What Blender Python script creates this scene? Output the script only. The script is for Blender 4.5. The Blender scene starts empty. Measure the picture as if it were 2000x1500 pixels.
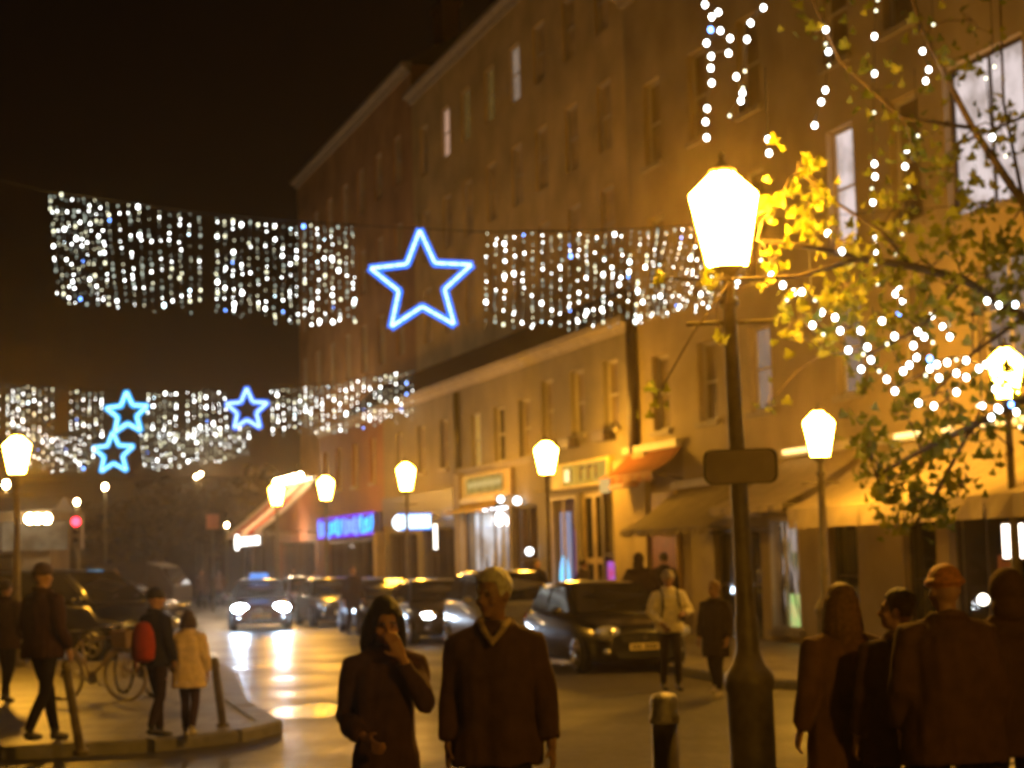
import bpy, bmesh, math, random
from mathutils import Vector, Matrix, noise, kdtree

random.seed(7)
scn = bpy.context.scene
COL = scn.collection

# ------------------------------------------------------------------ camera, sky, exposure
FPX, PITCH, ROLL, EYE = 3500.0, math.radians(5.55), math.radians(-1.5), 1.9
cam_data = bpy.data.cameras.new("camera")
cam = bpy.data.objects.new("camera", cam_data)
COL.objects.link(cam)
CAMR = Matrix.Rotation(math.radians(90) + PITCH, 3, 'X') @ Matrix.Rotation(ROLL, 3, 'Z')
cam.matrix_world = Matrix.Translation((0, 0, EYE)) @ CAMR.to_4x4()
cam_data.sensor_width = 36.0
cam_data.lens = 36.0 * FPX / 2000.0
cam_data.clip_start, cam_data.clip_end = 0.1, 2000.0
cam_data.dof.use_dof = True                       # the photograph is softly out of focus
cam_data.dof.focus_distance = 3.2
cam_data.dof.aperture_fstop = 63.0 / 9.4
scn.camera = cam

world = bpy.data.worlds.new("World")
scn.world = world
world.use_nodes = True
wn, wl = world.node_tree.nodes, world.node_tree.links
bg = wn["Background"]
tc = wn.new("ShaderNodeTexCoord"); sx = wn.new("ShaderNodeSeparateXYZ"); rp = wn.new("ShaderNodeValToRGB")
wl.new(tc.outputs["Generated"], sx.inputs[0]); wl.new(sx.outputs["Z"], rp.inputs[0]); wl.new(rp.outputs[0], bg.inputs[0])
rp.color_ramp.elements[0].position = 0.0; rp.color_ramp.elements[0].color = (0.0155, 0.0068, 0.0030, 1)
rp.color_ramp.elements[1].position = 0.45; rp.color_ramp.elements[1].color = (0.0085, 0.0050, 0.0026, 1)
bg.inputs[1].default_value = 0.2

moon_data = bpy.data.lights.new("night_sun", 'SUN')   # deep night: next to nothing
moon_data.energy = 0.004; moon_data.angle = math.radians(10); moon_data.color = (0.8, 0.85, 1.0)
moon = bpy.data.objects.new("night_sun", moon_data); COL.objects.link(moon)
moon.rotation_euler = (math.radians(50), 0, math.radians(-40))

scn.view_settings.view_transform = 'Standard'
scn.view_settings.look = 'None'
scn.view_settings.exposure = 0.0
scn.view_settings.gamma = 1.0
scn.view_settings.use_curve_mapping = False
cy = scn.cycles
cy.use_denoising = True
try:
    cy.denoiser = 'OPENIMAGEDENOISE'
except Exception:
    pass
cy.max_bounces = 5; cy.diffuse_bounces = 2; cy.glossy_bounces = 3; cy.transmission_bounces = 3
cy.transparent_max_bounces = 8; cy.volume_bounces = 0
cy.sample_clamp_indirect = 2.0
cy.use_light_tree = True
cy.caustics_reflective = False; cy.caustics_refractive = False

# ------------------------------------------------------------------ placing helpers
def ray(px, py):
    return CAMR @ Vector(((px - 1000) / FPX, (750 - py) / FPX, -1.0))
def P(px, py, Y):
    d = ray(px, py); return Vector((0, 0, EYE)) + d * (Y / d.y)
def G(px, py, z=0.0):
    d = ray(px, py); return Vector((0, 0, EYE)) + d * ((z - EYE) / d.z)

# the right-hand street front: x runs away along it, y out towards the street
FU = Vector((-0.328, 1.0, 0)).normalized(); FN = Vector((-FU.y, FU.x, 0)); FO = Vector((9.116, 24.0, 0))
FROT = math.atan2(FU.y, FU.x)
def FW(s, n=0.0, z=0.0): return FO + FU * s + FN * n + Vector((0, 0, z))
def FS(px, py, n=0.0):
    d = ray(px, py); o = Vector((0, 0, EYE)); q = FO + FN * n
    t = (q - o).dot(FN) / d.dot(FN); w = o + d * t
    return (w - FO).dot(FU), w.z

# ------------------------------------------------------------------ materials
MATS = {}
def pm(name, col, rough=0.6, var=0.22, scale=4.0, bump=0.0, bscale=None, metal=0.0, coat=0.0, sss=0.0, trans=0.0, spec=0.5):
    if name in MATS: return MATS[name]
    m = bpy.data.materials.new(name); m.use_nodes = True
    nt = m.node_tree; b = nt.nodes["Principled BSDF"]
    t = nt.nodes.new("ShaderNodeTexCoord"); n1 = nt.nodes.new("ShaderNodeTexNoise"); r = nt.nodes.new("ShaderNodeValToRGB")
    n1.inputs["Scale"].default_value = scale; n1.inputs["Detail"].default_value = 5
    nt.links.new(t.outputs["Object"], n1.inputs["Vector"]); nt.links.new(n1.outputs[0], r.inputs[0]); nt.links.new(r.outputs[0], b.inputs["Base Color"])
    e = r.color_ramp.elements
    e[0].position, e[1].position = 0.3, 0.7
    e[0].color = tuple(c * (1 - var) for c in col) + (1,); e[1].color = tuple(min(1, c * (1 + var)) for c in col) + (1,)
    b.inputs["Roughness"].default_value = rough; b.inputs["Metallic"].default_value = metal
    b.inputs["Coat Weight"].default_value = coat; b.inputs["Coat Roughness"].default_value = 0.06
    b.inputs["Specular IOR Level"].default_value = spec
    if bump:
        n2 = nt.nodes.new("ShaderNodeTexNoise"); n2.inputs["Scale"].default_value = bscale or scale * 6; n2.inputs["Detail"].default_value = 4
        bp = nt.nodes.new("ShaderNodeBump"); bp.inputs["Strength"].default_value = bump; bp.inputs["Distance"].default_value = 0.02
        nt.links.new(t.outputs["Object"], n2.inputs["Vector"]); nt.links.new(n2.outputs[0], bp.inputs["Height"]); nt.links.new(bp.outputs[0], b.inputs["Normal"])
    if trans:
        out = nt.nodes["Material Output"]; tr = nt.nodes.new("ShaderNodeBsdfTranslucent"); mx = nt.nodes.new("ShaderNodeMixShader")
        mx.inputs[0].default_value = trans
        nt.links.new(r.outputs[0], tr.inputs[0]); nt.links.new(b.outputs[0], mx.inputs[1]); nt.links.new(tr.outputs[0], mx.inputs[2]); nt.links.new(mx.outputs[0], out.inputs[0])
    MATS[name] = m
    return m
def em(name, col, strength, sample=True, col2=None, scale=3.0, band=None):
    if name in MATS: return MATS[name]
    m = bpy.data.materials.new(name); m.use_nodes = True
    nt = m.node_tree; nt.nodes.remove(nt.nodes["Principled BSDF"])
    e = nt.nodes.new("ShaderNodeEmission"); e.inputs[0].default_value = tuple(col) + (1,); e.inputs[1].default_value = strength
    if col2:
        t = nt.nodes.new("ShaderNodeTexCoord"); n1 = nt.nodes.new("ShaderNodeTexNoise"); r = nt.nodes.new("ShaderNodeValToRGB")
        n1.inputs["Scale"].default_value = scale; n1.inputs["Detail"].default_value = 3
        r.color_ramp.elements[0].position, r.color_ramp.elements[1].position = 0.38, 0.62
        r.color_ramp.elements[0].color = tuple(col) + (1,); r.color_ramp.elements[1].color = tuple(col2) + (1,)
        nt.links.new(t.outputs["Object"], n1.inputs["Vector"]); nt.links.new(n1.outputs[0], r.inputs[0]); nt.links.new(r.outputs[0], e.inputs[0])
    nt.links.new(e.outputs[0], nt.nodes["Material Output"].inputs[0])
    if not sample: m.cycles.emission_sampling = 'NONE'
    MATS[name] = m
    return m
def glass(name, tint=(1, 1, 1), gl=0.12, rough=0.03):
    if name in MATS: return MATS[name]
    m = bpy.data.materials.new(name); m.use_nodes = True
    nt = m.node_tree; nt.nodes.remove(nt.nodes["Principled BSDF"])
    a = nt.nodes.new("ShaderNodeBsdfTransparent"); a.inputs[0].default_value = tuple(tint) + (1,)
    g = nt.nodes.new("ShaderNodeBsdfGlossy"); g.inputs["Roughness"].default_value = rough
    x = nt.nodes.new("ShaderNodeMixShader"); x.inputs[0].default_value = gl
    nt.links.new(a.outputs[0], x.inputs[1]); nt.links.new(g.outputs[0], x.inputs[2]); nt.links.new(x.outputs[0], nt.nodes["Material Output"].inputs[0])
    MATS[name] = m
    return m

LAMPC = (1.0, 0.45, 0.034)
M_LAMP = em("lamp_glass", LAMPC, 360)
M_LAMPM = em("lamp_glass_mid", LAMPC, 205)
M_LAMP2 = em("lamp_glass_far", LAMPC, 170)
M_LAMPN = em("lamp_glass_near_awning", LAMPC, 260)
M_LAMP3 = em("lamp_glass_white", (1.0, 0.72, 0.36), 90)
M_IRON = pm("black_iron", (0.14, 0.115, 0.07), 0.42, 0.3, 9, 0.15)
M_CABLE = pm("cable", (0.02, 0.02, 0.02), 0.6)
M_DARKGLASS = pm("dark_window_glass", (0.012, 0.011, 0.010), 0.06, 0.2, 2, spec=0.7)
M_CLEAR = glass("clear_glass")

# ------------------------------------------------------------------ mesh building
class MB:
    def __init__(s): s.v, s.f, s.m, s.sm = [], [], [], []
    def add(s, verts, faces, mi=0, smooth=False):
        o = len(s.v); s.v += [tuple(a) for a in verts]
        for f in faces: s.f.append(tuple(o + i for i in f)); s.m.append(mi); s.sm.append(smooth)
    def quad(s, a, b, c, d, mi=0): s.add([a, b, c, d], [(0, 1, 2, 3)], mi)
    def box(s, x0, x1, y0, y1, z0, z1, mi=0, M=None):
        v = [Vector(p) for p in ((x0, y0, z0), (x1, y0, z0), (x1, y1, z0), (x0, y1, z0), (x0, y0, z1), (x1, y0, z1), (x1, y1, z1), (x0, y1, z1))]
        if M is not None: v = [M @ p for p in v]
        s.add(v, [(0, 3, 2, 1), (4, 5, 6, 7), (0, 1, 5, 4), (1, 2, 6, 5), (2, 3, 7, 6), (3, 0, 4, 7)], mi)
    def tube(s, pts, rad, n=8, mi=0, cap=True, sy=1.0, up=None):
        pts = [Vector(p) for p in pts]
        if not isinstance(rad, (list, tuple)): rad = [rad] * len(pts)
        o = len(s.v); prev = None
        for i, p in enumerate(pts):
            t = (pts[min(i + 1, len(pts) - 1)] - pts[max(i - 1, 0)])
            t = t.normalized() if t.length > 1e-9 else Vector((0, 0, 1))
            if prev is None:
                a = Vector(up) if up else (Vector((0, 1, 0)) if abs(t.y) < 0.9 else Vector((1, 0, 0)))
            else: a = prev
            x = (a - t * a.dot(t)).normalized(); y = t.cross(x); prev = x
            for k in range(n):
                an = 2 * math.pi * k / n
                s.v.append(tuple(p + (x * math.cos(an) * sy + y * math.sin(an)) * rad[i]))
        for i in range(len(pts) - 1):
            for k in range(n):
                a, b = o + i * n + k, o + i * n + (k + 1) % n
                s.f.append((a, b, b + n, a + n)); s.m.append(mi); s.sm.append(True)
        if cap:
            s.f.append(tuple(o + k for k in reversed(range(n)))); s.m.append(mi); s.sm.append(False)
            s.f.append(tuple(o + (len(pts) - 1) * n + k for k in range(n))); s.m.append(mi); s.sm.append(False)
    def lathe(s, prof, n=12, c=(0, 0, 0), mi=0, smooth=True, ph=0.0):
        o = len(s.v)
        for r, z in prof:
            for k in range(n):
                an = 2 * math.pi * (k + ph) / n
                s.v.append((c[0] + r * math.cos(an), c[1] + r * math.sin(an), c[2] + z))
        for i in range(len(prof) - 1):
            for k in range(n):
                a, b = o + i * n + k, o + i * n + (k + 1) % n
                s.f.append((a, b, b + n, a + n)); s.m.append(mi); s.sm.append(smooth)
        s.f.append(tuple(o + k for k in reversed(range(n)))); s.m.append(mi); s.sm.append(False)
        s.f.append(tuple(o + (len(prof) - 1) * n + k for k in range(n))); s.m.append(mi); s.sm.append(False)
    def ell(s, c, r, nu=12, nv=8, mi=0, M=None):
        o = len(s.v); c = Vector(c)
        for j in range(nv + 1):
            th = math.pi * j / nv
            for k in range(nu):
                ph = 2 * math.pi * k / nu
                q = Vector((r[0] * math.sin(th) * math.cos(ph), r[1] * math.sin(th) * math.sin(ph), r[2] * math.cos(th)))
                if M is not None: q = M @ q
                s.v.append(tuple(c + q))
        for j in range(nv):
            for k in range(nu):
                a, b = o + j * nu + k, o + j * nu + (k + 1) % nu
                s.f.append((a, a + nu, b + nu, b)); s.m.append(mi); s.sm.append(True)
    def loft(s, rings, mi=0, smooth=True, cap=True, closed=True):
        o = len(s.v); n = len(rings[0])
        for r in rings: s.v += [tuple(p) for p in r]
        for i in range(len(rings) - 1):
            for k in range(n if closed else n - 1):
                a, b = o + i * n + k, o + i * n + (k + 1) % n
                s.f.append((a, b, b + n, a + n)); s.m.append(mi); s.sm.append(smooth)
        if cap:
            s.f.append(tuple(o + k for k in reversed(range(n)))); s.m.append(mi); s.sm.append(False)
            s.f.append(tuple(o + (len(rings) - 1) * n + k for k in range(n))); s.m.append(mi); s.sm.append(False)
    def mesh(s, name, mats):
        me = bpy.data.meshes.new(name); me.from_pydata(s.v, [], s.f)
        for m in (mats if isinstance(mats, (list, tuple)) else [mats]): me.materials.append(m)
        me.polygons.foreach_set("material_index", s.m); me.polygons.foreach_set("use_smooth", s.sm)
        me.update(); return me

def tag(o, label=None, cat=None, group=None, kind=None):
    if label: o["label"] = label
    if cat: o["category"] = cat
    if group: o["group"] = group
    if kind: o["kind"] = kind
    return o
def obj(name, mb, mats, parent=None, loc=None, label=None, cat=None, group=None, kind=None):
    me = mb if isinstance(mb, bpy.types.Mesh) else mb.mesh(name, mats)
    o = bpy.data.objects.new(name, me); COL.objects.link(o)
    if parent is not None: o.parent = parent
    if loc is not None: o.location = loc
    return tag(o, label, cat, group, kind)
def thing(name, label, cat, loc=(0, 0, 0), rz=0.0, group=None):
    o = bpy.data.objects.new(name, None); COL.objects.link(o)
    o.empty_display_size = 0.2; o.location = loc; o.rotation_euler = (0, 0, rz)
    return tag(o, label, cat, group)
KIDS = {}
def kids_of(o): return [c for c in COL.objects if c.parent == o]
def copy_tree(o, parent=None, kidmap=None):
    if kidmap is None:
        kidmap = {}
        for c in COL.objects:
            if c.parent: kidmap.setdefault(c.parent.name, []).append(c)
    c = o.copy(); COL.objects.link(c)
    if parent is not None: c.parent = parent
    for k in kidmap.get(o.name, []): copy_tree(k, c, kidmap)
    return c

# ------------------------------------------------------------------ ground
def road_mat():
    m = bpy.data.materials.new("wet_asphalt"); m.use_nodes = True; nt = m.node_tree; b = nt.nodes["Principled BSDF"]; L = nt.links.new
    t = nt.nodes.new("ShaderNodeTexCoord")
    big = nt.nodes.new("ShaderNodeTexNoise"); big.inputs["Scale"].default_value = 0.55; big.inputs["Detail"].default_value = 4
    fine = nt.nodes.new("ShaderNodeTexNoise"); fine.inputs["Scale"].default_value = 9; fine.inputs["Detail"].default_value = 6
    L(t.outputs["Object"], big.inputs["Vector"]); L(t.outputs["Object"], fine.inputs["Vector"])
    cr = nt.nodes.new("ShaderNodeValToRGB"); cr.color_ramp.elements[0].position, cr.color_ramp.elements[1].position = .3, .72
    cr.color_ramp.elements[0].color = (0.050, 0.045, 0.036, 1); cr.color_ramp.elements[1].color = (0.095, 0.083, 0.062, 1)
    L(fine.outputs[0], cr.inputs[0]); L(cr.outputs[0], b.inputs["Base Color"])
    rr = nt.nodes.new("ShaderNodeMapRange"); rr.inputs[1].default_value, rr.inputs[2].default_value = .35, .65; rr.inputs[3].default_value, rr.inputs[4].default_value = .27, .44
    L(big.outputs[0], rr.inputs[0])
    # the lane the traffic uses is wet, the rest has dried: distance from the lane's middle line
    sp = nt.nodes.new("ShaderNodeSeparateXYZ"); L(t.outputs["Object"], sp.inputs[0])
    ma = nt.nodes.new("ShaderNodeMath"); ma.operation = 'MULTIPLY_ADD'; ma.inputs[1].default_value = 0.145; ma.inputs[2].default_value = -0.1; L(sp.outputs["Y"], ma.inputs[0])
    mb = nt.nodes.new("ShaderNodeMath"); mb.operation = 'ADD'; L(sp.outputs["X"], mb.inputs[0]); L(ma.outputs[0], mb.inputs[1])
    mc = nt.nodes.new("ShaderNodeMath"); mc.operation = 'ABSOLUTE'; L(mb.outputs[0], mc.inputs[0])
    md = nt.nodes.new("ShaderNodeMapRange"); md.inputs[1].default_value, md.inputs[2].default_value = 1.2, 2.6; md.inputs[3].default_value, md.inputs[4].default_value = 0.0, 0.26; L(mc.outputs[0], md.inputs[0])
    me_ = nt.nodes.new("ShaderNodeMath"); me_.operation = 'ADD'; L(rr.outputs[0], me_.inputs[0]); L(md.outputs[0], me_.inputs[1]); L(me_.outputs[0], b.inputs["Roughness"])
    b.inputs["Specular IOR Level"].default_value = 0.5
    bp = nt.nodes.new("ShaderNodeBump"); bp.inputs["Strength"].default_value = 0.8; bp.inputs["Distance"].default_value = 0.03
    mid = nt.nodes.new("ShaderNodeTexNoise"); mid.inputs["Scale"].default_value = 5.0; mid.inputs["Detail"].default_value = 3
    L(t.outputs["Object"], mid.inputs["Vector"]); L(mid.outputs[0], bp.inputs["Height"]); L(bp.outputs[0], b.inputs["Normal"])
    return m
M_ROAD = road_mat()
g = MB(); g.quad((-300, -40, 0), (300, -40, 0), (300, 500, 0), (-300, 500, 0))
obj("road", g, M_ROAD, kind="structure")

M_PAVE = pm("pavement_slabs", (0.26, 0.235, 0.20), 0.48, 0.22, 1.6, 0.3, 14)
nt = M_PAVE.node_tree; b_ = nt.nodes["Principled BSDF"]; br_ = nt.nodes.new("ShaderNodeTexBrick"); tx_ = nt.nodes.new("ShaderNodeTexCoord"); mx_ = nt.nodes.new("ShaderNodeMix"); mx_.data_type = 'RGBA'; mx_.blend_type = 'MULTIPLY'
br_.inputs["Scale"].default_value = 1.0; br_.inputs["Mortar Size"].default_value = .012; br_.inputs["Brick Width"].default_value = .9; br_.inputs["Row Height"].default_value = .6
br_.inputs["Color1"].default_value = (1, 1, 1, 1); br_.inputs["Color2"].default_value = (.72, .72, .72, 1); br_.inputs["Mortar"].default_value = (.3, .28, .26, 1)
src_ = b_.inputs["Base Color"].links[0].from_socket; mx_.inputs[0].default_value = 1.0
nt.links.new(tx_.outputs["Object"], br_.inputs["Vector"]); nt.links.new(src_, mx_.inputs[6]); nt.links.new(br_.outputs[0], mx_.inputs[7]); nt.links.new(mx_.outputs[2], b_.inputs["Base Color"])
M_KERB = pm("kerb_granite", (0.20, 0.19, 0.175), 0.5, 0.25, 6, 0.3)
def pavement(name, poly, kerb_n):
    """poly: outline (first kerb_n+1 points run along the kerb); top at 0.12 m"""
    a = MB(); n = len(poly)
    a.add([(x, y, 0.12) for x, y in poly], [tuple(range(n))])
    a.add([(x, y, 0.12) for x, y in poly] + [(x, y, -0.05) for x, y in poly], [(i, (i + 1) % n, n + (i + 1) % n, n + i) for i in range(n)])
    bm = bmesh.new(); me = a.mesh(name, M_PAVE); bm.from_mesh(me); bmesh.ops.remove_doubles(bm, verts=bm.verts, dist=1e-4)
    bmesh.ops.triangulate(bm, faces=[f for f in bm.faces if len(f.verts) > 4]); bmesh.ops.recalc_face_normals(bm, faces=bm.faces); bm.to_mesh(me); bm.free()
    o = obj(name, me, None, kind="structure")
    # kerb stones, one by one
    pts = [Vector((x, y, 0)) for x, y in poly[:kerb_n + 1]]
    acc = 0; cnt = 0
    for i in range(len(pts) - 1):
        d = pts[i + 1] - pts[i]; ln = d.length; dn = d.normalized(); nr = Vector((-dn.y, dn.x, 0)); k = max(1, round(ln / 1.1))
        if min(pts[i].y, pts[i + 1].y) > 48: continue
        for j in range(k):
            if cnt > 120: break
            p0 = pts[i] + dn * (ln * j / k + .012); p1 = pts[i] + dn * (ln * (j + 1) / k - .012); kb = MB()
            h = 0.135 + random.uniform(-.004, .004)
            M = Matrix.Translation(p0) @ Matrix.Rotation(math.atan2(dn.y, dn.x), 4, 'Z')
            L_ = (p1 - p0).length
            kb.loft([[M @ Vector((x, y, z)) for y, z in ((-.14, -.05), (.16, -.05), (.16, h), (-.11, h), (-.14, h - .03))] for x in (0, L_)], 0, False)
            obj("kerb_stone", kb, M_KERB, o); cnt += 1
    return o
def kx(D): return 2.75 + (28.5 - D) * 0.29
left_kerb = [(-30, 17.2), (-16, 17.6), (-9, 18.1), (-5.3, 18.5), (-3.9, 18.9), (-3.15, 19.7), (-2.85, 20.7), (-3.2, 22.0), (-3.75, 24), (-4.9, 30.5), (-6.2, 35.5), (-7.4, 40), (-10.1, 51), (-15, 75), (-20, 100)]
pavement("left_pavement", left_kerb + [(-90, 100), (-90, 17.2)], len(left_kerb) - 1)
rk = [(kx(100), 100), (kx(70), 70), (kx(50), 50), (kx(38), 38), (kx(30), 30), (3.0, 27), (3.5, 25.4), (4.4, 24.3), (6, 23.8), (10, 23.4), (30, 22.5)]
pavement("right_pavement", rk + [(60, 22.5), (60, 100)], len(rk) - 1)
nk = [(0.9, 2.0), (0.9, 11.5), (1.0, 13.0), (1.5, 14.1), (2.4, 14.7), (4.0, 15.0), (9, 15.0), (20, 15)]
nk = nk[::-1]
pavement("near_pavement", nk + [(20, 2.0)], len(nk) - 1)

# shallow puddle in the wet lane
def puddle(cx, cy, rx, ry, seed):
    r = random.Random(seed); n = 40; pts = []
    for k in range(n):
        an = 2 * math.pi * k / n; f = 1 + .35 * noise.noise(Vector((math.cos(an) * 1.4, math.sin(an) * 1.4, seed))) + .12 * math.sin(3 * an + seed); pts.append((cx + rx * f * math.cos(an), cy + ry * f * math.sin(an), .004))
    m = MB(); m.add(pts + [(cx, cy, .004)], [(n, k, (k + 1) % n) for k in range(n)]); obj("puddle", m, pm("puddle_water", (.03, .03, .03), .26, .1, 3, 1.0, 4), kind="structure")
puddle(-2.75, 23.5, .62, 1.0, 3.0)
# ------------------------------------------------------------------ buildings on the right
def stone(name, c, var=.30): return pm(name, c, 0.8, var, 0.55, 0.5, 5)
M_W1 = stone("painted_render_cream", (0.36, 0.29, 0.18)); M_W2 = stone("painted_render_ochre", (0.36, 0.29, 0.18))
M_W3 = stone("painted_render_beige", (0.21, 0.18, 0.125)); M_W4 = stone("painted_render_grey", (0.19, 0.165, 0.125))
M_W5 = stone("weathered_brick_red", (0.22, 0.10, 0.06), .25); M_T3 = stone("upper_render_brown", (0.56, 0.42, 0.19)); M_T4 = stone("upper_brick_brown", (0.42, 0.25, 0.12))
M_SLATE = pm("roof_slate", (0.05, 0.05, 0.055), 0.55, .3, 5, .3)
M_FRAME = pm("window_frame_paint", (0.5, 0.46, 0.4), 0.5, .1); M_DKFRAME = pm("dark_frame_paint", (0.05, 0.035, 0.025), 0.45, .2)
M_SILL = pm("stone_sill", (0.32, 0.28, 0.23), 0.7, .15)
M_CURTAIN = pm("curtained_pane", (.20, .155, .09), .35, .5, 1.3)
M_CURT2 = pm("pale_curtained_pane", (.50, .38, .20), .4, .4, 1.3)
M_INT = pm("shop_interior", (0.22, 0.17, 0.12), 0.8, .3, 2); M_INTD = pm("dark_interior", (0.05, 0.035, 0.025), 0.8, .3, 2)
M_LITWHITE = em("lit_window_white", (0.95, 0.80, 0.78), 0.85, True, (0.55, 0.44, 0.40), 2.2)
M_LITPINK = em("lit_window_pinkish", (0.62, 0.36, 0.24), 0.85, True, (0.5, 0.29, 0.19), 1.5)
M_LITGREY = em("lit_window_grey", (0.50, 0.36, 0.26), 0.5, True, (0.4, 0.28, 0.2), 1.5)
M_LITDIM = em("lit_window_dim", (0.42, 0.25, 0.06), 0.25, True, (0.3, 0.17, 0.04), 2)
M_LITWARM = em("lit_window_warm", (0.95, 0.62, 0.16), 0.55, True, (0.8, 0.45, 0.08), 3)
M_STRIP = em("warm_strip_light", (1.0, 0.62, 0.2), 3.0)

def building(name, s0, s1, z1, mat, label, openings, n=0.0, depth=9.0, z0=0.0, base_n=None):
    b = thing(name, label, "building", FW(s0, n), FROT)
    w = MB(); X = s1 - s0; ops = [(a - s0, c - s0, d, e) for a, c, d, e in openings]
    xs = sorted({0, X} | {q for o in ops for q in o[:2]}); zs = sorted({z0, z1} | {q for o in ops for q in o[2:]})
    for i in range(len(xs) - 1):
        for j in range(len(zs) - 1):
            xm, zm = (xs[i] + xs[i + 1]) / 2, (zs[j] + zs[j + 1]) / 2
            if any(o[0] < xm < o[1] and o[2] < zm < o[3] for o in ops): continue
            w.quad((xs[i], 0, zs[j]), (xs[i + 1], 0, zs[j]), (xs[i + 1], 0, zs[j + 1]), (xs[i], 0, zs[j + 1]))
    for a, c, d, e in ops:
        r = -0.28
        w.quad((a, 0, d), (c, 0, d), (c, r, d), (a, r, d)); w.quad((a, 0, e), (c, 0, e), (c, r, e), (a, r, e))
        w.quad((a, 0, d), (a, 0, e), (a, r, e), (a, r, d)); w.quad((c, 0, d), (c, 0, e), (c, r, e), (c, r, d))
    w.quad((0, 0, z0), (0, 0, z1), (0, -depth, z1), (0, -depth, z0)); w.quad((X, 0, z0), (X, 0, z1), (X, -depth, z1), (X, -depth, z0))
    w.quad((0, -depth, z0), (X, -depth, z0), (X, -depth, z1), (0, -depth, z1))
    obj("wall", w, mat, b)
    return b
def window(b, s0, a, c, d, e, pane=None, bars=(1, 1), frame=None, sill=True, rec=-0.16):
    a, c = a - s0, c - s0; f = MB(); t = 0.07
    f.box(a, c, rec - .05, rec + .02, d, d + t); f.box(a, c, rec - .05, rec + .02, e - t, e)
    f.box(a, a + t, rec - .05, rec + .02, d + t, e - t); f.box(c - t, c, rec - .05, rec + .02, d + t, e - t)
    for i in range(bars[0]):
        x = a + (c - a) * (i + 1) / (bars[0] + 1); f.box(x - .025, x + .025, rec - .045, rec + .012, d + t, e - t)
    for i in range(bars[1]):
        z = d + (e - d) * (i + 1) / (bars[1] + 1); f.box(a + t, c - t, rec - .043, rec + .010, z - .025, z + .025)
    w = obj("window", f, frame or M_FRAME, b)
    p = MB(); p.quad((a + t, rec - .03, d + t), (c - t, rec - .03, d + t), (c - t, rec - .03, e - t), (a + t, rec - .03, e - t))
    obj("pane", p, pane or M_CURTAIN, w)
    if sill:
        q = MB(); q.box(a - .08, c + .08, -.1, .09, d - .12, d - .003); obj("sill", q, M_SILL, w)
    return w
def pbox(b, name, s0, a, c, y0, y1, z0, z1, mat, parent=None, label=None):
    m = MB(); m.box(a - s0, c - s0, y0, y1, z0, z1); return obj(name, m, mat, parent or b, label=label)
def room(b, s0, a, c, z0, z1, dep=2.2, mat=None, name="interior"):
    a, c = a - s0 - .0, c - s0; y0, y1 = -.285, -dep; m = MB()
    m.quad((a, y1, z0), (c, y1, z0), (c, y1, z1), (a, y1, z1)); m.quad((a, y0, z0), (c, y0, z0), (c, y1, z0), (a, y1, z0))
    m.quad((a, y0, z1), (c, y0, z1), (c, y1, z1), (a, y1, z1)); m.quad((a, y0, z0), (a, y1, z0), (a, y1, z1), (a, y0, z1)); m.quad((c, y0, z0), (c, y1, z0), (c, y1, z1), (c, y0, z1))
    return obj(name, m, mat or M_INT, b)
def roof_flat(b, X, z, depth=9.0, over=.25, mat=None, name="roof", ridge=2.6):
    m = MB(); m.loft([[Vector((x, over, z)), Vector((x, -depth - over, z)), Vector((x, -depth / 2, z + ridge))] for x in (-.02, X + .02)], 0, False)
    return obj(name, m, mat or M_SLATE, b)
def chimney(roof, x, y, z0, z1):
    m = MB(); m.box(x - .8, x + .8, y - .35, y + .35, z0, z1); m.box(x - .9, x + .9, y - .45, y + .45, z1, z1 + .18)
    for k in (-.5, 0, .5): m.lathe([(.13, 0), (.11, .45), (.13, .5)], 8, (x + k, y, z1 + .18))
    obj("chimney", m, M_W5, roof)
def cornice(b, X, z, h=.3, out=.22, mat=None, name="cornice"):
    m = MB(); m.loft([[Vector((x, y, zz)) for y, zz in ((-.1, z), (out * .3, z), (out * .45, z + h * .4), (out, z + h * .6), (out, z + h), (-.1, z + h))] for x in (.01, X - .01)], 0, False)
    return obj(name, m, mat or M_SILL, b)
def glyphs(b, s0, specs, y, mat, name="lettering"):
    """upright strokes and bowls of letters; specs: (s, z, width, height)"""
    m = MB()
    for s, z, w, h in specs: m.box(s - s0 - w / 2, s - s0 + w / 2, y, y + .03, z - h / 2, z + h / 2)
    return obj(name, m, mat, b)

def grid_windows(b, s0, xs, zs, w, lit={}, bars=(1, 1), pane=None):
    plain = pane is not None
    for i, x in enumerate(xs):
        for j, (d, e) in enumerate(zs):
            window(b, s0, x - w / 2, x + w / 2, d, e, lit.get((i, j), pane), bars, sill=not plain, rec=-.10 if plain else -.16)
def opens(xs, zs, w): return [(x - w / 2, x + w / 2, d, e) for x in xs for d, e in zs]

# --- cafe building at the right edge
ZU = [(4.75, 6.5), (7.5, 9.75), (11.0, 13.0)]
x1 = [-1.6, 1.3, 7.0, 9.3]
lit1 = {(3, 0): M_LITGREY, (3, 1): M_LITWHITE}
o1 = opens(x1, ZU, 1.0) + [(3.4, 5.7, 7.3, 9.85), (3.6, 5.0, 4.75, 6.5), (3.6, 5.0, 11.0, 13.0)]
o1 += [(0.2, 3.2, .45, 2.6), (3.5, 6.2, .45, 2.6), (6.6, 7.7, .1, 2.6), (9.3, 10.4, .1, 2.7)]
b = building("cafe_building", -5, 11.4, 15.5, M_W1, "tall cream rendered building with the wide cafe awning and a big bright upper window", o1)
grid_windows(b, -5, x1, ZU, 1.0, lit1, (0, 1))
window(b, -5, 3.4, 5.7, 7.3, 9.85, M_LITWHITE, (1, 1), M_DKFRAME)["label"] = "large brightly lit window with dark crossing bars"
window(b, -5, 3.6, 5.0, 4.75, 6.5, M_LITGREY, (1, 1)); window(b, -5, 3.6, 5.0, 11.0, 13.0, None, (1, 1))
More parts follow.
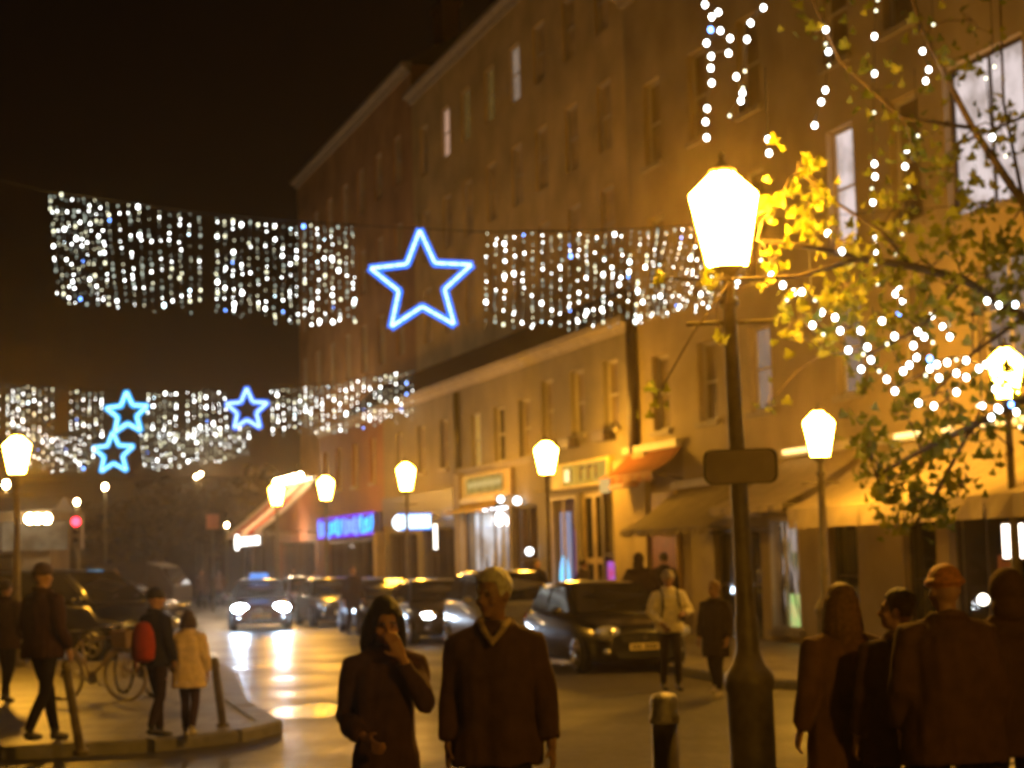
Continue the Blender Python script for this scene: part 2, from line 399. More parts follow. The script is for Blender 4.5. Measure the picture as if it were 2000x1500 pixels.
for a, c in ((.2, 3.2), (3.5, 6.2)):
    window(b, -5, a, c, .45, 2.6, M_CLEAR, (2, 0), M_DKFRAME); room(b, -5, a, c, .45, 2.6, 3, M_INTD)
for a, c, e in ((6.6, 7.7, 2.6), (9.3, 10.4, 2.7)):
    window(b, -5, a, c, .1, e, M_DARKGLASS, (0, 1), M_DKFRAME, sill=False)["label"] = "dark glazed cafe door"
cornice(b, 16.4, 15.2, .4, .4); r = roof_flat(b, 16.4, 15.62); chimney(r, 3, -2, 15.8, 18.4)
def awning(name, s0, s1, zt, zb, out, val, mat, label, n0=.05, group=None, side=True, stripes=0, mats=None, k=10):
    t = thing(name, label, "awning", FW(s0, n0), FROT, group); X = s1 - s0
    m = MB()
    for i in range(k):
        xa, xb = X * i / k, X * (i + 1) / k; mi = (i % 2) if stripes else 0
        rr = [[Vector((x, out * q, zt + (zb - zt) * q - .09 * math.sin(q * math.pi))) for q in (0, .25, .5, .75, 1)] for x in (xa, xb)]
        m.loft(rr, mi, True, cap=False, closed=False)
    obj("canopy", m, mats or mat, t)
    v = MB()
    for i in range(k * 2):
        xa, xb = X * i / (2 * k), X * (i + 1) / (2 * k); w_ = .03 * math.sin(i * 1.9)
        v.quad((xa, out + .004, zb), (xb, out + .004, zb), (xb, out + .01 + w_, zb - val), (xa, out + .01 - w_, zb - val), (i // 2 % 2) if stripes else 0)
    obj("valance", v, mats or mat, t)
    for x in (.08, X / 2, X - .08):
        a_ = MB(); a_.tube([(x, 0, zb - .15), (x, out - .02, zb - .02)], .025, 6); obj("arm", a_, M_IRON, t)
    c_ = MB(); c_.box(0, X, 0, .14, zt + .006, zt + .17); obj("cassette", c_, M_FRAME, t)
    return t
M_CANV = pm("cream_canvas", (0.52, 0.43, 0.28), 0.85, .12, 3, trans=.25)
M_OLIVE = pm("olive_canvas", (0.27, 0.21, 0.10), 0.85, .15, 3); M_REDC = pm("rust_red_canvas", (0.30, 0.10, 0.03), 0.8, .15, 3)
aw = awning("cafe_awning", 1.0, 8.2, 3.72, 2.62, 1.9, .34, M_CANV, "wide cream cafe awning at the right with warm strip lights along its top")
for a, c in ((.1, 1.3), (1.5, 2.6), (2.75, 3.1), (3.3, 3.7), (4.6, 4.85), (5.6, 6.4)):
    m = MB(); m.box(a, c, .15, .2, 3.78, 3.86); obj("strip_light", m, M_STRIP, aw)
aw = awning("shop_awning", 8.75, 11.9, 3.72, 2.75, 1.7, .14, M_CANV, "smaller brightly lit cream awning behind the middle-right street lamp")
m = MB(); m.box(1.1, 2.9, .15, .2, 3.78, 3.86); obj("strip_light", m, M_STRIP, aw)
t = thing("menu_light_box", "bright white upright light box under the wide cafe awning", "light box", FW(4.1, .03, 1.65), FROT)
m = MB(); m.box(-.34, .34, 0, .12, 0, .62); obj("housing", m, M_DKFRAME, t)
m = MB(); m.box(-.29, .0, .122, .128, .05, .57); m.box(.06, .29, .122, .128, .05, .57); obj("lit_panel", m, em("white_panel", (1, .86, .72), 6), t)
t = thing("wall_globe_light", "small round white wall light low beside the cafe window", "wall light", FW(5.0, .05, 1.05), FROT)
m = MB(); m.ell((0, .12, 0), (.09, .09, .09)); obj("globe", m, em("white_globe", (1, .88, .7), 8), t); m = MB(); m.box(-.05, .05, -.05, .03, -.06, .06); obj("bracket", m, M_IRON, t)
t = thing("painted_signboard", "reddish painted board on the wall beside the round wall light", "signboard", FW(4.5, .03, 1.0), FROT)
m = MB(); m.box(-.4, .2, 0, .03, 0, .75); obj("board", m, pm("red_board", (.36, .13, .06), .6), t)

# --- house with the olive awning
x2 = [13.0, 15.6, 18.2]; lit2 = {(0, 0): M_LITGREY}
o2 = opens(x2, ZU, 1.0) + [(11.0 + .6, 12.9, .35, 2.55), (13.3, 15.6, .05, 2.4), (17.5, 19.0, .05, 2.9)]
b = building("ochre_house", 11.4, 19.8, 15.5, M_W2, "tall ochre building with olive awning and a shop window full of branches", o2)
grid_windows(b, 11.4, x2, ZU, 1.0, lit2, (0, 1))
w = window(b, 11.4, 11.6, 12.9, .35, 2.55, M_CLEAR, (1, 0), M_FRAME, rec=-.02)
room(b, 11.4, 11.6, 12.9, .35, 2.55, .5, em("lit_window_display", (.80, .62, .55), .55, True, (.30, .27, .12), 3.0), "lit_backdrop")
m = MB(); rnd = random.Random(3)
for k in range(11):
    x = 11.7 + rnd.random() * 1.1 - 11.4; p = [Vector((x, -.16, .4))]
    for q in range(5): p.append(p[-1] + Vector((rnd.uniform(-.16, .16), rnd.uniform(-.05, .05), .4)))
    m.tube(p, [.022, .02, .016, .012, .01, .006], 5)
obj("display_branches", m, M_DKFRAME, b)
m = MB(); m.box(11.7 - 11.4, 12.3 - 11.4, -.25, -.12, .4, 1.05); obj("display_stand", m, em("display_green", (.55, .85, .25), .8, True, (.9, .8, .3), 5), b)
window(b, 11.4, 13.3, 15.6, .05, 2.4, M_DARKGLASS, (2, 1), M_DKFRAME, sill=False)
window(b, 11.4, 17.5, 19.0, .05, 2.9, M_DARKGLASS, (1, 1), pm("oxblood_paint", (.17, .045, .03), .5), sill=False)["label"] = "oxblood door"
cornice(b, 8.4, 15.2, .4, .4); r = roof_flat(b, 8.4, 15.62); chimney(r, 4, -2, 15.8, 18.2)
pbox(b, "fascia_panel", 11.4, 13.2, 17.0, .004, .05, 2.62, 3.1, pm("cream_panel", (.62, .50, .26), .5))
pbox(b, "pilaster", 11.4, 19.0, 19.75, .004, .16, 0, 4.3, M_W1)
pbox(b, "column", 11.4, 17.35, 18.75, .01, .12, 0, 3.3, pm("oxblood_paint", (.17, .045, .03), .5), label="oxblood panelled column under the red awning")
m = MB(); m.tube([(17.2 - 11.4, .14, 0), (17.2 - 11.4, .14, 3.3)], .05, 8); obj("pipe", m, pm("yellow_paint", (.62, .42, .10), .45), b, label="yellowish upright pole beside the oxblood column")
m = MB(); m.tube([(19.9 - 11.4 - .2, .1, 4.3), (19.9 - 11.4 - .2, .1, 8.2)], .14, 8); obj("downpipe", m, M_DKFRAME, b)
awning("corner_awning", 12.6, 17.4, 3.35, 2.45, 1.4, .16, M_OLIVE, "olive canvas awning behind the big lamp post")
aw = awning("red_awning", 17.0, 20.3, 4.3, 3.75, .75, .22, M_REDC, "rust red awning with a small pale sign at its far end")
m = MB(); m.box(2.55, 3.15, .77, .80, 3.38, 3.72); obj("sign_plate", m, em("small_lit_plate", (.95, .62, .2), .75), aw)
m = MB(); m.tube([(.9, .76, 3.5), (2.5, .76, 3.5)], .06, 8); obj("bar", m, pm("pale_red", (.42, .2, .12), .5), aw)

# --- lit shops
def shopdoor(b, s0, a, c, z, mat, rec=-.1):
    m = MB(); a, c = a - s0, c - s0; t = .11
    m.box(a, a + t, rec - .05, rec, .05, z); m.box(c - t, c, rec - .05, rec, .05, z); m.box((a + c) / 2 - t, (a + c) / 2 + t, rec - .05, rec, .05, z)
    for zz in (.05, .9, 1.7, z - .14): m.box(a + t, c - t, rec - .048, rec - .002, zz, zz + .16)
    d = obj("door", m, mat, b); p = MB(); p.quad((a, rec - .03, .05), (c, rec - .03, .05), (c, rec - .03, z), (a, rec - .03, z)); obj("pane", p, M_DARKGLASS, d); return d
zf = [(5.05, 6.75)]
x3 = [21.4, 23.8, 26.2]
o3 = opens(x3, zf, 1.05) + [(21.35, 22.25, .3, 3.55), (22.35, 23.9, .03, 3.55), (24.2, 26.2, .3, 3.5)]
b = building("corner_shop", 19.8, 27.0, 7.6, M_W3, "low beige shop with glowing yellow signboard, panelled double door and purple lit window", o3)
grid_windows(b, 19.8, x3, zf, 1.05, {}, (0, 1))
window(b, 19.8, 21.35, 22.25, .3, 3.55, M_CLEAR, (0, 1), M_DKFRAME, rec=-.02)
room(b, 19.8, 21.35, 22.25, .3, 3.55, 1.6, pm("plum_interior", (.12, .05, .06), .8))
m = MB(); m.box(21.4 - 19.8, 22.2 - 19.8, -.085, -.08, .37, 1.75); obj("purple_glow_panel", m, em("purple_panel", (.42, .12, .75), 1.1, True, (.60, .08, .22), 5), b)
shopdoor(b, 19.8, 22.35, 23.9, 3.55, pm("ochre_door_paint", (.42, .31, .13), .45))
window(b, 19.8, 24.2, 26.2, .3, 3.5, M_CLEAR, (1, 0), pm("pale_shop_frame", (.45, .38, .28), .5), rec=-.02)
room(b, 19.8, 24.2, 26.2, .3, 3.5, 1.8, pm("lilac_interior", (.26, .2, .26), .8))
m = MB(); m.box(25.1 - 19.8, 25.95 - 19.8, -.20, -.19, .4, 3.1); obj("display_banner", m, em("cyan_banner", (.42, .36, .46), .85, True, (.30, .34, .52), .6), b, label="pale lilac lit banner in the shop window")
m = MB(); m.ell((25.5 - 19.8, -.12, 1.35), (.42, .04, .6)); m.ell((25.4 - 19.8, -.12, .6), (.15, .04, .3)); obj("display_figure", m, em("cyan_glow", (.10, .62, .85), 2.2, True, (.2, .45, .8), 4), b, label="cyan glowing figure in the shop window")
m = MB(); m.box(24.3 - 19.8, 24.6 - 19.8, -.1, -.09, 1.1, 2.6); m.box(24.3 - 19.8, 24.9 - 19.8, -.1, -.09, .4, .8); obj("violet_panel", m, em("violet_panel", (.20, .12, .42), .6, True, (.4, .12, .5), 4), b)
pbox(b, "pilaster", 19.8, 19.85, 21.2, .004, .12, 0, 4.2, M_W1)
pbox(b, "fascia", 19.8, 21.3, 25.6, .01, .16, 3.68, 4.35, pm("fascia_yellow", (.70, .52, .16), .5))
pbox(b, "fascia_lit_panel", 19.8, 21.45, 24.6, .162, .19, 3.74, 4.28, em("yellow_sign", (.98, .62, .10), .62, True, (.85, .47, .05), 1.5), label="glowing yellow sign face")
pbox(b, "bright_letter_block", 19.8, 24.05, 24.35, .2, .23, 3.85, 4.15, em("bright_sign_block", (1, .8, .35), 1.6))
glyphs(b, 19.8, [(23.9, 4.0, .09, .36), (23.15, 4.02, .09, .36), (22.95, 4.16, .2, .08), (22.62, 4.02, .1, .34), (22.45, 4.16, .28, .08), (22.05, 4.02, .09, .36)], .2, pm("sign_letters", (.12, .06, .01), .6))
cornice(b, 7.2, 7.3, .35, .3)
m = MB(); m.loft([[Vector((x, y, z)) for y, z in ((-.3, 7.66), (-2.49, 9.4), (-2.49, 7.66))] for x in (0, 7.2)], 0, False); obj("roof", m, M_SLATE, b)
for k in (21.5, 24.0, 26.0): 
    m = MB(); m.box(k - .4 - 19.8, k + .4 - 19.8, .1, .36, 4.72, 4.98); obj("window_box", m, M_DKFRAME, b)

x4 = [28.2, 30.6, 33.0]
o4 = opens(x4, [(4.75, 6.4)], 1.05) + [(27.3, 29.6, .3, 3.4), (29.9, 34.2, .25, 3.5)]
b = building("drapery_shop", 27.0, 34.9, 7.6, M_W3, "low beige shop whose white lit display window stands behind the parked cars", o4)
window(b, 27, 28.2 - .52, 28.2 + .52, 4.75, 6.4, None, (0, 1)); window(b, 27, 30.6 - .52, 30.6 + .52, 4.75, 6.4, M_DARKGLASS, (0, 1)); window(b, 27, 33 - .52, 33 + .52, 4.75, 6.4, M_LITWARM, (1, 1))["label"] = "warm lit upper window"
window(b, 27, 27.3, 29.6, .3, 3.4, M_CLEAR, (1, 1), M_DKFRAME); room(b, 27, 27.3, 29.6, .3, 3.4, 2, pm("brown_interior", (.2, .14, .09), .8))
window(b, 27, 29.9, 34.2, .25, 3.5, M_CLEAR, (2, 0), M_DKFRAME, rec=-.02)
room(b, 27, 29.9, 34.2, .25, 3.5, 1.0, em("white_display_backdrop", (.70, .70, .74), 1.35, True, (.34, .26, .20), 1.3), "lit_backdrop")
for k, (x, hh) in enumerate(((30.6, 2.9), (31.4, 3.1), (32.2, 2.6), (33.2, 2.0))):
    m = MB(); rr = []
    for q in range(7):
        z = .3 + (hh - .3) * q / 6; r_ = .44 * (1 - q / 7.5); rr.append([Vector((x - 27 + r_ * math.cos(a) * (1 + .12 * math.sin(a * 5)), -.34 + r_ * .5 * math.sin(a), z)) for a in [2 * math.pi * j / 16 for j in range(16)]])
    m.loft(rr); obj("draped_cloth", m, [pm("white_cloth", (.7, .68, .68), .8), pm("grey_cloth", (.42, .43, .46), .8)][k % 2], b)
pbox(b, "assumed_ceiling_light", 27, 30.2, 33.9, -.5, -.3, 3.40, 3.44, em("shop_white", (.9, .92, 1), 7))  # assumed strip, added to light the window display
pbox(b, "fascia", 27, 29.2, 34.4, .01, .14, 3.72, 4.5, pm("fascia_ochre", (.34, .23, .08), .5))
pbox(b, "signboard", 27, 29.9, 33.6, .142, .18, 3.9, 4.4, em("yellow_signboard", (.62, .42, .10), .75, True, (.40, .25, .05), 4))
glyphs(b, 27, [(33.1 - .42 * q, 4.16, .24, .16) for q in range(8)], .184, em("sign_pale", (.8, .6, .22), .8))
pbox(b, "pilaster", 27, 34.25, 34.88, .004, .2, 0, 4.6, M_W1)
cornice(b, 7.9, 7.3, .35, .3); cornice(b, 7.9, 4.56, .18, .16, name="string_course")
m = MB(); m.loft([[Vector((x, y, z)) for y, z in ((-.3, 7.66), (-2.49, 9.4), (-2.49, 7.66))] for x in (0, 7.9)], 0, False); obj("roof", m, M_SLATE, b)
m = MB(); m.tube([(7.75, .1, 4.6), (7.75, .1, 7.2)], .1, 8); obj("downpipe", m, pm("olive_pipe", (.10, .085, .02), .5), b)
aw = awning("shop_canopy", 30.6, 34.8, 3.62, 3.42, .5, .12, pm("mustard_canvas", (.55, .38, .08), .7), "short mustard canopy above the white display window")
for i, (px, py, r_, nm) in enumerate(((935, 1014, .2, "left one"), (958, 1018, .19, "right one"))):
    s, z = FS(px, py, .25); t = thing("window_globe_lamp", "bright white globe of the pair in the display window, the " + nm, "lamp", FW(s, -.42, z), FROT, "globes in the display window")
    m = MB(); m.ell((0, 0, 0), (r_, r_, r_)); obj("globe", m, em("shop_globe", (1, .97, .95), 9), t); m = MB(); m.tube([(0, 0, r_), (0, 0, 3.48 - z)], .012, 5); obj("cord", m, M_CABLE, t)
for px, py, r_, lab in ((1034, 1077, .11, "small white spotlight low in the dark shop window beside the white display"), (978, 975, .1, "small white spotlight above the white display window"), (1010, 978, .12, "white spotlight on the bracket above the dark shop window")):
    s, z = FS(px, py, .2); t = thing("spotlight", lab, "spotlight", FW(s, .2, z), FROT, "shop spotlights")
    m = MB(); m.ell((0, 0, 0), (r_, r_, r_), 10, 6); obj("lens", m, em("spot_white", (.95, .97, 1), 5), t); m = MB(); m.tube([(0, -.19, .02), (0, -r_, 0)], .02, 5); obj("bracket", m, M_IRON, t)

x5 = [36.6, 39.4, 42.4]
o5 = opens(x5, [(4.9, 6.5)], .95) + [(35.6, 39.4, .2, 3.0), (40.2, 44.2, .2, 2.9)]
b = building("bar_front", 34.9, 44.8, 7.6, M_W4, "low grey building with the dark bar front behind the third street lamp", o5)
grid_windows(b, 34.9, x5, [(4.9, 6.5)], .95, {}, (0, 1))
for a, c, e in ((35.6, 39.4, 3.0), (40.2, 44.2, 2.9)):
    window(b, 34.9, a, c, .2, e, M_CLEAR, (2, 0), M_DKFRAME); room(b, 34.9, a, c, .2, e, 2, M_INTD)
pbox(b, "fascia", 34.9, 35.2, 44.6, .01, .14, 3.2, 4.2, pm("dark_fascia", (.045, .035, .03), .45))
cornice(b, 9.9, 7.3, .35, .3)
m = MB(); m.loft([[Vector((x, y, z)) for y, z in ((-.3, 7.66), (-2.49, 9.4), (-2.49, 7.66))] for x in (0, 9.9)], 0, False); obj("roof", m, M_SLATE, b)
s, z = FS(852, 1050, .2)
t = thing("tube_light", "upright white tube light on the dark bar front", "light", FW(s, .16, z - .38), FROT)
m = MB(); m.tube([(0, .06, 0), (0, .06, .82)], .065, 8); obj("tube", m, em("white_tube", (1, .95, .82), 4), t); m = MB(); m.box(-.05, .05, -.02, .02, 0, .82); obj("holder", m, M_IRON, t)
# projecting blue-white light box
s, z = FS(806, 1019, 1.0)
t = thing("projecting_light_box", "bluish white rectangular light box sticking out from the bar front", "light box", FW(s, .0, z), FROT)
c = Vector((0, 1.0, 0)); m = MB(); m.box(-.12, .12, .42, 1.46, -.24, .24); obj("housing", m, M_IRON, t)
m = MB(); m.box(-.125 - .02, -.123, .46, 1.42, -.2, .2); m.lathe([(.25, -.01), (.25, .01)], 16, (0, 0, 0)); 
f = MB(); f.box(-.16, -.122, .44, 1.44, -.21, .21); f.box(.122, .16, .44, 1.44, -.21, .21); obj("lit_face", f, em("bluewhite_face", (.55, .80, 1.0), 3.5), t)
f = MB(); f.ell((0, 1.42, -.02), (.1, .26, .26), 12, 8); obj("round_logo", f, em("bluewhite_round", (.8, .92, 1.0), 4), t)
f = MB(); f.box(-.175, .175, .40, 1.48, .22, .26); f.box(-.175, .175, .40, 1.48, -.26, -.22); obj("blue_edge", f, em("blue_edge", (.03, .25, 1.0), 2.2), t)
f = MB(); f.tube([(0, 0, .15), (0, .45, .15)], .03, 6); obj("bracket", f, M_IRON, t)

x6 = [46.5, 49.5, 52.5, 55.0]
o6 = opens(x6, [(4.9, 6.6)], .95) + [(45.5, 55.6, .2, 2.8)]
b = building("brick_pub", 44.8, 56.2, 7.6, M_W5, "low reddish brick pub at the far end of the row, blue neon over its front", o6)
grid_windows(b, 44.8, x6, [(4.9, 6.6)], .95, {}, (0, 1))
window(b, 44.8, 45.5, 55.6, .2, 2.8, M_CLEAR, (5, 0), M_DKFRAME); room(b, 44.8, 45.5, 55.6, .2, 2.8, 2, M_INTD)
pbox(b, "fascia", 44.8, 45.0, 56.0, .01, .14, 2.95, 3.75, pm("dark_fascia", (.045, .035, .03), .45))
pbox(b, "pilaster", 44.8, 44.85, 45.45, .004, .3, 0, 3.0, M_W2)
cornice(b, 11.4, 7.3, .35, .3)
m = MB(); m.loft([[Vector((x, y, z)) for y, z in ((-.3, 7.66), (-2.49, 9.4), (-2.49, 7.66))] for x in (0, 11.4)], 0, False); obj("roof", m, M_SLATE, b)
# neon script, curling illegibly: four word groups
t = thing("neon_sign", "blue and violet neon script running along the brick pub front", "neon sign", FW(45.6, .2, 0), FROT)
rnd = random.Random(11); words_ = [(9.7, 8.6), (8.1, 5.6), (4.9, 2.4), (1.9, .2)]
for k, (xa, xb) in enumerate(words_):
    nl = max(2, int(abs(xa - xb) / .55)); pts = []
    for q in range(nl * 8 + 1):
        u = q / (nl * 8); ph = 2 * math.pi * q / 8
        pts.append(Vector((xa + (xb - xa) * u + .22 * math.sin(ph), .06, 3.32 + .24 * math.cos(ph) * (1 if (q // 8) % 3 else 1.5) + rnd.uniform(-.04, .04))))
    m = MB(); m.tube(pts, .045, 5); obj("neon_word", m, em("neon_cyan", (.03, .30, 1.0), 3.0) if k % 2 else em("neon_blue", (.10, .22, 1.0), 2.6), t)
m = MB(); m.box(0, 9.9, .0, .02, 2.98, 3.72); obj("backing_board", m, pm("neon_back", (.06, .04, .12), .5), t)
m = MB(); m.tube([(-.05, .05, 2.97), (9.95, .05, 2.97)], .05, 6); m.tube([(-.05, .05, 3.73), (9.95, .05, 3.73)], .04, 6); obj("border_tube", m, em("neon_violet", (.16, .02, .9), 1.6), t)

# --- tall buildings set back behind the low fronts
zT = [(10.4, 12.5), (13.6, 15.6), (17.1, 19.0)]
x7 = [21.5 + 3.05 * i for i in range(9)]
def near(s, xs): return min(range(len(xs)), key=lambda i: abs(xs[i] - s))
s_a, _ = FS(1005, 140, -2.5); s_b, _ = FS(870, 255, -2.5); s_c, _ = FS(910, 225, -2.5); s_d, _ = FS(956, 180, -2.5)
x7 = [20.6, 22.6, 25.0, 27.6] + [30.4, 33.2] + [s_a, s_d, s_c, s_b, s_b + 3.0]
b = building("tall_rendered_building", 19.9, 49.0, 20.6, M_T3, "tall brown building rising behind the low shops, two of its top windows lit", opens(x7, zT, 1.1), n=-2.5, base_n=-2.5)
L7 = {(6, 2): M_LITGREY, (9, 2): M_LITPINK, (8, 2): M_LITDIM, (7, 2): M_LITDIM}
grid_windows(b, 19.9, x7, zT, 1.1, L7, (0, 1), M_CURT2); cornice(b, 29.1, 20.3, .4, .4)
r = roof_flat(b, 29.1, 20.72, 9, .3); chimney(r, 6, -2.5, 21, 24.4); chimney(r, 22, -2.5, 21, 24.4)
x8 = [51.5 + 3.3 * i for i in range(7)]
b = building("tall_brick_building", 49.0, 72.6, 22.0, M_T4, "tallest brown brick building at the far end of the row, dark windows", opens(x8, [(10.4, 12.5), (13.9, 15.9), (17.6, 19.6)], 1.2), n=-2.502)
grid_windows(b, 49.0, x8, [(10.4, 12.5), (13.9, 15.9), (17.6, 19.6)], 1.2, {}, (0, 1), M_CURT2); cornice(b, 23.6, 21.7, .4, .4)
r = roof_flat(b, 23.6, 22.12, 9, .3); chimney(r, 5, -3, 22.5, 26)
# --- far end of the street
o9 = [(57.5, 65.5, .2, 2.9)]
b = building("corner_bar", 56.4, 67.0, 5.3, M_W5, "single-storey corner bar with the striped glowing awning at the street's end", o9)
window(b, 56.4, 57.5, 65.5, .2, 2.9, M_CLEAR, (4, 0), M_DKFRAME); room(b, 56.4, 57.5, 65.5, .2, 2.9, 2, M_INTD)
roof_flat(b, 10.6, 5.31, 8, .15, ridge=1.0)
aw = awning("striped_awning", 56.6, 66.0, 5.5, 3.4, 2.4, .25, None, "red and white striped awning glowing at the far end of the street", stripes=1, k=5,
            mats=[pm("white_stripe_canvas", (.8, .62, .42), .8, .08, 3, trans=.4), pm("red_stripe_canvas", (.42, .08, .03), .8, .1, 3, trans=.4)])
pl = bpy.data.lights.new("awning_fill", 'POINT'); pl.energy = 650; pl.color = (1, .66, .38); pl.shadow_soft_size = .15  # added light without a fitting, brightens the stripes from the street side
po = bpy.data.objects.new("awning_fill", pl); COL.objects.link(po); po.location = FW(61, 4.2, 6.2)
pl2 = pl.copy(); pl2.energy = 250; po2 = bpy.data.objects.new("awning_fill", pl2); COL.objects.link(po2); po2.location = FW(60, 1.0, 3.0)  # second added light, brightens the canvas from below
for k in range(5):
    s = 58.0 + 1.4 * k; t = thing("awning_globe", "small white globe light above the striped awning, " + ["first", "second", "third", "fourth", "fifth"][k] + " from the near end", "lamp", FW(s, .5, 5.75), FROT, "globes above the striped awning")
    m = MB(); m.ell((0, 0, 0), (.15, .15, .15), 10, 6); obj("globe", m, M_LAMP3, t); m = MB(); m.tube([(0, -.5, -.1), (0, -.2, .1), (0, 0, .12)], .02, 5); obj("bracket", m, M_IRON, t)
t = thing("lit_letter_sign", "row of white lit letters under the striped awning with a round emblem", "sign", FW(56.6, 2.45, 0), FROT)
pbox(t, "board", 0, 0, 6.6, -.03, 0, 2.72, 3.2, M_DKFRAME)
M_LET = em("white_letters", (1, .95, .88), 5)
m = MB(); m.lathe([(.36, -.05), (.36, .05)], 14, (0, 0, 0)); 
m2 = MB(); m2.v = [(v[0] + 6.3, v[2] + .06, v[1] + 2.95) for v in m.v]; m2.f, m2.m, m2.sm = m.f, m.m, m.sm; obj("emblem", m2, M_LET, t)
for x, w_ in ((5.2, .5), (4.3, .45), (3.7, .45), (2.7, .42), (1.7, .4), (1.0, .42)):
    pbox(t, "letter", 0, x - w_ / 2, x + w_ / 2, .001, .05, 2.78, 3.14, M_LET)

def low_building(name, label, c, w, d, h, mat, rz=0.0, n=4, lit=None, rh=1.8):
    b = thing(name, label, "building", c, rz); m = MB(); m.box(-w / 2, w / 2, 0, d, 0, h); obj("wall", m, mat, b)
    m = MB(); m.loft([[Vector((x, -.2, h + .002)), Vector((x, d + .2, h + .002)), Vector((x, d / 2, h + rh))] for x in (-w / 2 - .15, w / 2 + .15)], 0, False); obj("roof", m, M_SLATE, b)
    for i in range(n):
        for j in range(max(1, int(h // 3))):
            x = -w / 2 + w * (i + .5) / n; z = 1.0 + 3 * j; f = MB()
            f.box(x - .55, x + .55, -.05, -.003, z, z + 1.5); wi = obj("window", f, M_DKFRAME, b)
            p = MB(); p.quad((x - .48, -.053, z + .07), (x + .48, -.053, z + .07), (x + .48, -.053, z + 1.43), (x - .48, -.053, z + 1.43)); obj("pane", p, (lit or {}).get((i, j), M_DARKGLASS), wi)
    return b
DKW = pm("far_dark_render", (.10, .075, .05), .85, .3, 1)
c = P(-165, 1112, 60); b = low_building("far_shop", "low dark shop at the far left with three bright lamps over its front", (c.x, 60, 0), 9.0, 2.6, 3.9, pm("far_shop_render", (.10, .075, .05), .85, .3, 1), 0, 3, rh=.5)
for i, px in enumerate((58, 73, 91)):
    q = P(px, 1013, 59.4); t = thing("shop_flood_lamp", "white lamp over the far left shop front, " + ["left", "middle", "right"][i] + " of the three", "lamp", q, 0, "three lamps over the far shop")
    m = MB(); m.ell((0, 0, 0), (.17, .14, .17), 10, 6); obj("globe", m, M_LAMP3, t); m = MB(); m.tube([(0, .6, .1), (0, .1, .1)], .02, 5); obj("bracket", m, M_IRON, t)
q = P(75, 1045, 59.6); m = MB(); m.box(-1.1, 1.1, -.03, .02, -.5, .45)
t = thing("lit_shop_panel", "pale lit panel under the three lamps of the far left shop", "panel", (q.x - .2, 59.9, q.z)); obj("panel", m, em("pale_panel", (.75, .58, .34), .2, True, (.3, .2, .1), 1.5), t)
for px, D, w_, h_, lab in ((150, 118, 22, 6.0, "dim long house beyond the crossing, behind the red traffic light"), (330, 135, 24, 7.0, "dim two-storey house closing the street behind the far trees"), (520, 128, 18, 6.5, "dim house at the street's end behind the striped awning lamps")):
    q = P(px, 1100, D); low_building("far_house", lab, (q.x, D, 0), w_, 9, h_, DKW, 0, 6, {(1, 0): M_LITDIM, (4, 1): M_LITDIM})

# ------------------------------------------------------------------ street lamps
def lantern_lamp(label, loc, H, g=M_LAMP, sc=1.0, pedestal=True, lean=0.0, group="old style lantern lamp posts"):
    """H: height of the middle of the lantern"""
    t = thing("street_lamp", label, "street lamp", loc, random.uniform(0, .5), group)
    zb = H - .30 * sc
    m = MB(); prof = [(.19, 0), (.19, .10), (.165, .14), (.165, .78), (.18, .82), (.18, .90), (.12, .98), (.085, 1.08), (.085, 1.3), (.072, 1.34), (.062, 2.2), (.05, zb - .32), (.075, zb - .30), (.075, zb - .26), (.045, zb - .24), (.045, zb - .1)]
    if not pedestal: prof = [(.11, 0), (.11, .3), (.07, .4), (.06, 2), (.045, zb - .1)]
    m.lathe(prof, 14); obj("post", m, M_IRON, t)
    m = MB(); m.tube([(-.32, 0, zb - .42), (.32, 0, zb - .42)], .018, 6); obj("ladder_bar", m, M_IRON, t)
    m = MB(); m.lathe([(.05, zb - .1), (.12 * sc, zb - .05), (.155 * sc, zb - .012)], 6, smooth=False); obj("lantern_base", m, M_IRON, t)
    n = 6; rb, rt = .15 * sc, .255 * sc; z0, z1 = zb, zb + .52 * sc; zt = z1 + .17 * sc
    for k in range(n):
        a0, a1 = 2 * math.pi * (k + .03) / n, 2 * math.pi * (k + .97) / n
        q = MB(); q.quad((rb * math.cos(a0), rb * math.sin(a0), z0), (rb * math.cos(a1), rb * math.sin(a1), z0), (rt * math.cos(a1), rt * math.sin(a1), z1), (rt * math.cos(a0), rt * math.sin(a0), z1))
        q.quad((rt * math.cos(a0), rt * math.sin(a0), z1 + .012), (rt * math.cos(a1), rt * math.sin(a1), z1 + .012), (.09 * sc * math.cos(a1), .09 * sc * math.sin(a1), zt), (.09 * sc * math.cos(a0), .09 * sc * math.sin(a0), zt))
        obj("glass_panel", q, g, t)
    fr = MB()
    for k in range(n):
        a = 2 * math.pi * k / n; fr.tube([((rb + .004) * math.cos(a), (rb + .004) * math.sin(a), z0), ((rt + .004) * math.cos(a), (rt + .004) * math.sin(a), z1), (.09 * sc * math.cos(a), .09 * sc * math.sin(a), zt + .004)], .010 * sc, 5)
    obj("lantern_frame", fr, M_IRON, t)
    m = MB(); m.lathe([(.10 * sc, zt), (.11 * sc, zt + .02), (.04 * sc, zt + .07), (.02, zt + .10), (.03, zt + .13), (.004, zt + .17)], 8); obj("finial", m, M_IRON, t)
    return t
def lamp_at(label, px, py, D, g=M_LAMP, sc=1.0, **k):
    q = P(px, py, D); z0 = .12; return lantern_lamp(label, (q.x, q.y, z0), q.z - z0, g, sc, **k)
q0 = P(1446, 1100, 13.0); q1 = P(1416, 440, 13.0)
big = lantern_lamp("large glowing lantern lamp post with a blank street sign, nearest one", (q0.x + .045, 13.0, .12), q1.z - .12)
big.rotation_euler = (0, -math.atan2(q0.x + .045 - q1.x, q1.z - .12), .0)
